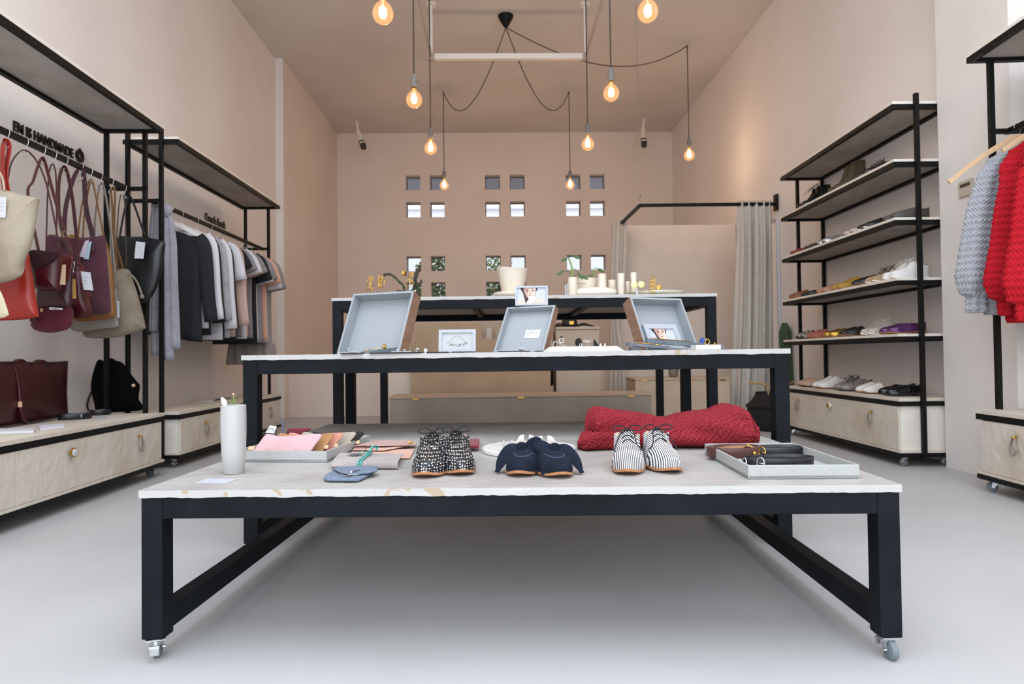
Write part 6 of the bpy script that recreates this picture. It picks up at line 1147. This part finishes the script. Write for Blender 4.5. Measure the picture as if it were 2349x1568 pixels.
sheets('white brochure on top of the second drawer cabinet', [(456, 920), (489, 919), (492, 916), (460, 917)], .3905, .004, WHITE); sheets('dark folder lying beside the white brochure on the second cabinet', [(489, 919), (520, 914), (530, 911), (497, 914)], .3905, .003, mk('dark_folder', '55504e', .6))
# ------------------------------------------------------------------ knitwear on the right rail
def knit_tube(mb, path, wd, dp, st, amp, nr=64, seed=0, k=8):
    Q = cro(path, k); n = len(Q); S = [0]
    for i in range(1, n): S.append(S[-1] + (Q[i] - Q[i - 1]).length)
    m = max(12, int(S[-1] / st * 5)); R = []
    for i in range(m + 1):
        s = S[-1] * i / m; j = max(q for q in range(n) if S[q] <= s + 1e-9); j = min(j, n - 2); f = (s - S[j]) / max(1e-6, S[j + 1] - S[j]); p = Q[j].lerp(Q[j + 1], f); g = i / m; w_, d_ = interp(wd, g), interp(dp, g); ring = []
        for q in range(nr):
            a = 2 * PI * q / nr; c, sn = math.cos(a), math.sin(a); per = PI * (w_ + d_) * .9; u = round(per / st) * a; b_ = amp * math.sin(u) * math.sin(s / st * 2 * PI) + amp * .5 * math.sin(s / st * PI)
            fold = .005 * math.sin(5 * a + s * 1.5 + seed); ring.append((p.x + (w_ + b_) * c + fold * c, p.y + (d_ + b_ + fold) * sn, p.z))
        R.append(ring)
    mb.loft(R)
GKN = yarn('grey_yarn', '8f9298', 'b3b6bb', 260); RKN = yarn('bright_red_yarn', '9a0f1c', 'c5202e', 260); WOODH = mk('beech_hanger', 'd9b892', .5)
def rod2(y): return 2.44 + .20 + math.sin(.06) * (y - 1.6)
def sweater(label, Y, mat, SL, hemz, Lw=1):
    x = rod2(Y); t = thing('sweater', label, 'sweater', (x, Y, hemz), 0, 'sweaters on the right-hand rail'); top = 1.915 - .13
    b = MB(); knit_tube(b, [(x, Y, top), (x, Y, top - .04), (x, Y, top - .12), (x, Y, top - .3), (x, Y, top - .6), (x, Y, hemz)], [(0, .09), (.05, .16), (.14, .21), (.3, .215), (.9, .21), (1, .2)], [(0, .025), (.15, .045), (1, .05)], .0175, .0045, 220); b.build('body', mat, t, smooth=True)
    for sd in (1, -1):
        P = [aY(q[0], q[1], Y) for q in SL]; 
        if sd < 0: P = [Vector((x + (x - p.x) * .42, p.y, p.z)) for p in P]
        b = MB(); knit_tube(b, P, [(0, .05), (.12, .072), (.5, .085), (.78, .105), (.88, .085), (.905, .044), (1, .05)], [(0, .035), (.5, .05), (.8, .06), (.9, .034), (1, .034)], .0175, .0048, 150, seed=Y * 9); b.build('sleeve', mat, t, smooth=True)
    return t
GHW = 'wooden hangers on the right-hand rail'
Y1, Y2, Y3 = 3.40, 3.24, 3.08
sweater('chunky grey knit sweater with balloon sleeves, furthest on the right-hand rail', Y1, GKN, [(2312, 352), (2284, 392), (2264, 450), (2250, 530), (2243, 620), (2240, 680), (2240, 717)], .93)
sweater('bright red knit sweater hanging between the grey one and another red one', Y2, RKN, [(2349, 366), (2335, 400), (2322, 460), (2314, 560), (2308, 650), (2312, 700), (2318, 724)], .88)
sweater('bright red knit sweater nearest the camera, cut by the right edge', Y3, RKN, [(2400, 365), (2372, 390), (2362, 460), (2356, 560), (2350, 650), (2352, 700), (2356, 736)], .87)
for Y, lb, w_ in ((Y1, 'pale wooden hanger of the grey sweater, its left arm sticking out', .375), (Y2, 'pale wooden hanger of the middle red sweater', .2), (Y3, 'pale wooden hanger of the nearest red sweater', .2)): hanger(lb, rod2(Y), Y - .0, 1.915, w_, WOODH, GHW, .075, .215 if w_ > .35 else .1)
p = aX(2218, 432, 2.853); t = thing('wall_socket', 'beige socket plate on the white pier behind the grey sweater', 'socket', (2.85, p.y, p.z)); MB().box(2.842, 2.8545, p.y - .06, p.y + .06, p.z - .045, p.z + .05, .003).build('socket_plate', mk('socket_beige', 'bcb2a4', .5), t); MB().box(2.838, 2.842, p.y - .04, p.y + .04, p.z + .012, p.z + .03).build('dark_slot', mk('spot_dark', '3b342f', .4), t)
# ------------------------------------------------------------------ shoes on the rack
def fm(n, c, rough=.5, metal=0, c2=None): return mk('shoe_' + n, c, rough, metal, col2=c2, vs=60, bump=.1, bs=200, bdist=.001)
INS = mk('dark_insole', '3b332c', .8); SOLD = mk('dark_sole', '2a211c', .6); SOLW = mk('white_sole', 'e6e4e0', .6); SOLT = mk('tan_sole', '9a6b44', .6)
RK = [  # shelf height, toe pixel x, style, material, sole, laces, colour words
    (1.985, 1846, 'boot', fm('black', '0d0c0d', .25), SOLD, 1, 'black lace-up ankle boot', 'top shelf'), (1.985, 1921, 'highboot', fm('olive', '4a3f2a', .8), SOLD, None, 'olive suede ankle boot', 'top shelf'), (1.985, 1990, 'oxford', fm('dark brown', '23100f', .3), SOLD, .9, 'dark brown lace-up shoe', 'top shelf'),
    (1.607, 1828, 'flat', fm('red', '7a2a22', .7), SOLT, None, 'red suede flat', 'second shelf'), (1.607, 1862, 'flat', fm('dark', '2b2320', .6), SOLD, None, 'dark brown flat', 'second shelf'), (1.607, 1892, 'loafer', fm('silver', 'a8a6a6', .25, .6), SOLD, None, 'silver-toed grey loafer', 'second shelf'), (1.607, 1957, 'flat', fm('pale grey', 'b3ada6', .5), SOLT, None, 'pale grey flat', 'second shelf'), (1.607, 1989, 'slide', fm('black b', '151414', .5), SOLW, None, 'black slip-on with pale heel', 'second shelf'), (1.607, 2052, 'loafer', fm('grey sling', '4c4744', .6), SOLD, None, 'dark grey slingback', 'second shelf'),
    (1.217, 1823, 'slide', fm('rust', '7c4525', .5), SOLT, None, 'rust brown slide', 'third shelf'), (1.217, 1853, 'flat', fm('black c', '141312', .5), SOLD, None, 'black flat', 'third shelf'), (1.217, 1889, 'loafer', fm('rose', 'a77a66', .5), SOLT, None, 'dusty pink loafer', 'third shelf'), (1.217, 1926, 'oxford', fm('ochre', 'a88430', .7), SOLT, None, 'ochre yellow suede shoe', 'third shelf'), (1.217, 1972, 'slide', fm('black d', '111113', .4), SOLT, None, 'black slide', 'third shelf'), (1.217, 2006, 'oxford', fm('sand', 'a3896a', .8), SOLW, 1, 'sand suede lace-up shoe', 'third shelf'), (1.217, 2048, 'sneaker', fm('white', 'dcdad7', .6), SOLW, .8, 'white sneaker', 'third shelf'),
    (.856, 1836, 'slide', vdots('spotted_hide', '1c1a19', 'b8aea2', 60, .45), SOLD, None, 'black and white spotted sandal', 'fourth shelf'), (.856, 1863, 'slide', fm('coral', '9a5845', .7), SOLT, None, 'coral pink mule', 'fourth shelf'), (.856, 1902, 'loafer', fm('gold', 'b08a3e', .3, .8), SOLT, None, 'metallic gold loafer', 'fourth shelf'), (.856, 1942, 'slide', fm('black e', '131211', .5), SOLT, None, 'black slide with a gold insole', 'fourth shelf'), (.856, 1992, 'oxford', vdots('snake_pale', 'b5aca3', '8d857d', 90, .3), SOLW, .8, 'pale snakeskin lace-up shoe', 'fourth shelf'), (.856, 2037, 'loafer', fm('purple', '4b2450', .25, .3, '5d2f63'), SOLT, None, 'metallic purple loafer', 'fourth shelf'),
    (.443, 1838, 'slide', fm('nude', 'b0907a', .6), SOLD, None, 'nude sandal', 'cabinet top'), (.443, 1874, 'oxford', fm('white b', 'd8d6d2', .6), SOLT, None, 'white ankle-high slip-on', 'cabinet top'), (.443, 1925, 'oxford', vdots('snake_grey', '857c74', '5b544e', 90, .35), SOLD, .7, 'grey snakeskin lace-up shoe', 'cabinet top'), (.443, 1977, 'slide', fm('white strap', 'd9d5cf', .5), SOLT, None, 'white-strapped tan slide', 'cabinet top'), (.443, 2031, 'loafer', fm('black f', '0a0a0c', .22), SOLD, None, 'glossy black loafer', 'cabinet top')]
for i, (z, px, st, m, so, lc, wd, sh) in enumerate(RK):
    xf = 2.572 + .02 * .9; Y = 2.60 * FPX / (px - 1141) ; xt = 2.572 + .0185 * (Y - 4.2) + .022; Y = xt * FPX / (px - 1141); rz = -PI / 2 + .03 * math.sin(i * 1.7)
    g = wd + 's on the rack'; M0 = Matrix.Translation((xt, Y - .052, z + .0003)) @ Matrix.Rotation(rz, 4, 'Z'); M1 = Matrix.Translation((xt + .008, Y + .052, z + .0003)) @ Matrix.Rotation(rz - .02, 4, 'Z')
    lin_ = fm('gold insole', '9c8040', .4) if 'gold insole' in wd else INS
    s = shoe('%s, nearer of its pair on the rack %s' % (wd, sh), M0, st, (m, m, lin_, so), L=.255, W=.088, heel=.012 if st != 'highboot' else .03, bend=.3, laces=(LACE if so is not SOLW or 'sand' in wd else mk('white_lace', 'cfccc6', .7), lc) if lc else None, group=g)
    dup(s, M1, '%s, further of its pair on the rack %s' % (wd, sh), g)
# glimpse of the tree and hedge behind the rear wall
rn = random.Random(21); FOL = mk('tree_leaves', '4a5a35', .6, col2='75803f', vs=3); FOLD = mk('tree_trunk', '4a3d30', .9)
def tree(label, x, y, z0, z1, r, n, seed):
    rn = random.Random(seed); t = thing('garden_tree', label, 'tree', (x, y, 0), 0, 'trees behind the rear wall'); MB().tube([(x, y, 0), (x + .05, y, z0 + .3)], .06, 8).build('trunk', FOLD, t); b = MB()
    for k in range(n):
        while True:
            p = Vector((rn.uniform(-1, 1), rn.uniform(-1, 1), rn.uniform(-1, 1)))
            if .2 < p.length < 1: break
        c = Vector((x + p.x * r, y + p.y * r * .8, (z0 + z1) / 2 + p.z * (z1 - z0) / 2)); d = Vector((rn.gauss(0, 1), rn.gauss(0, 1), rn.gauss(0, 1))).normalized(); e = d.orthogonal().normalized(); s = rn.uniform(.06, .11)
        v = [b.b.verts.new(c + d * a * s + e * q * s * .45) for a, q in ((0, 0), (.5, 1), (1, 0), (.5, -1))]; b.face(v)
    b.build('crown', FOL, t)
tree('leafy tree seen through the second lower window column', -1.15, 13.6, 1.2, 2.9, .62, 1500, 1); tree('leafy tree seen through the third lower window column', .0, 14.6, 1.0, 2.95, .5, 1300, 2); tree('low bushy tree behind the leftmost lower windows', -2.1, 14.5, .6, 2.3, .8, 1300, 3)
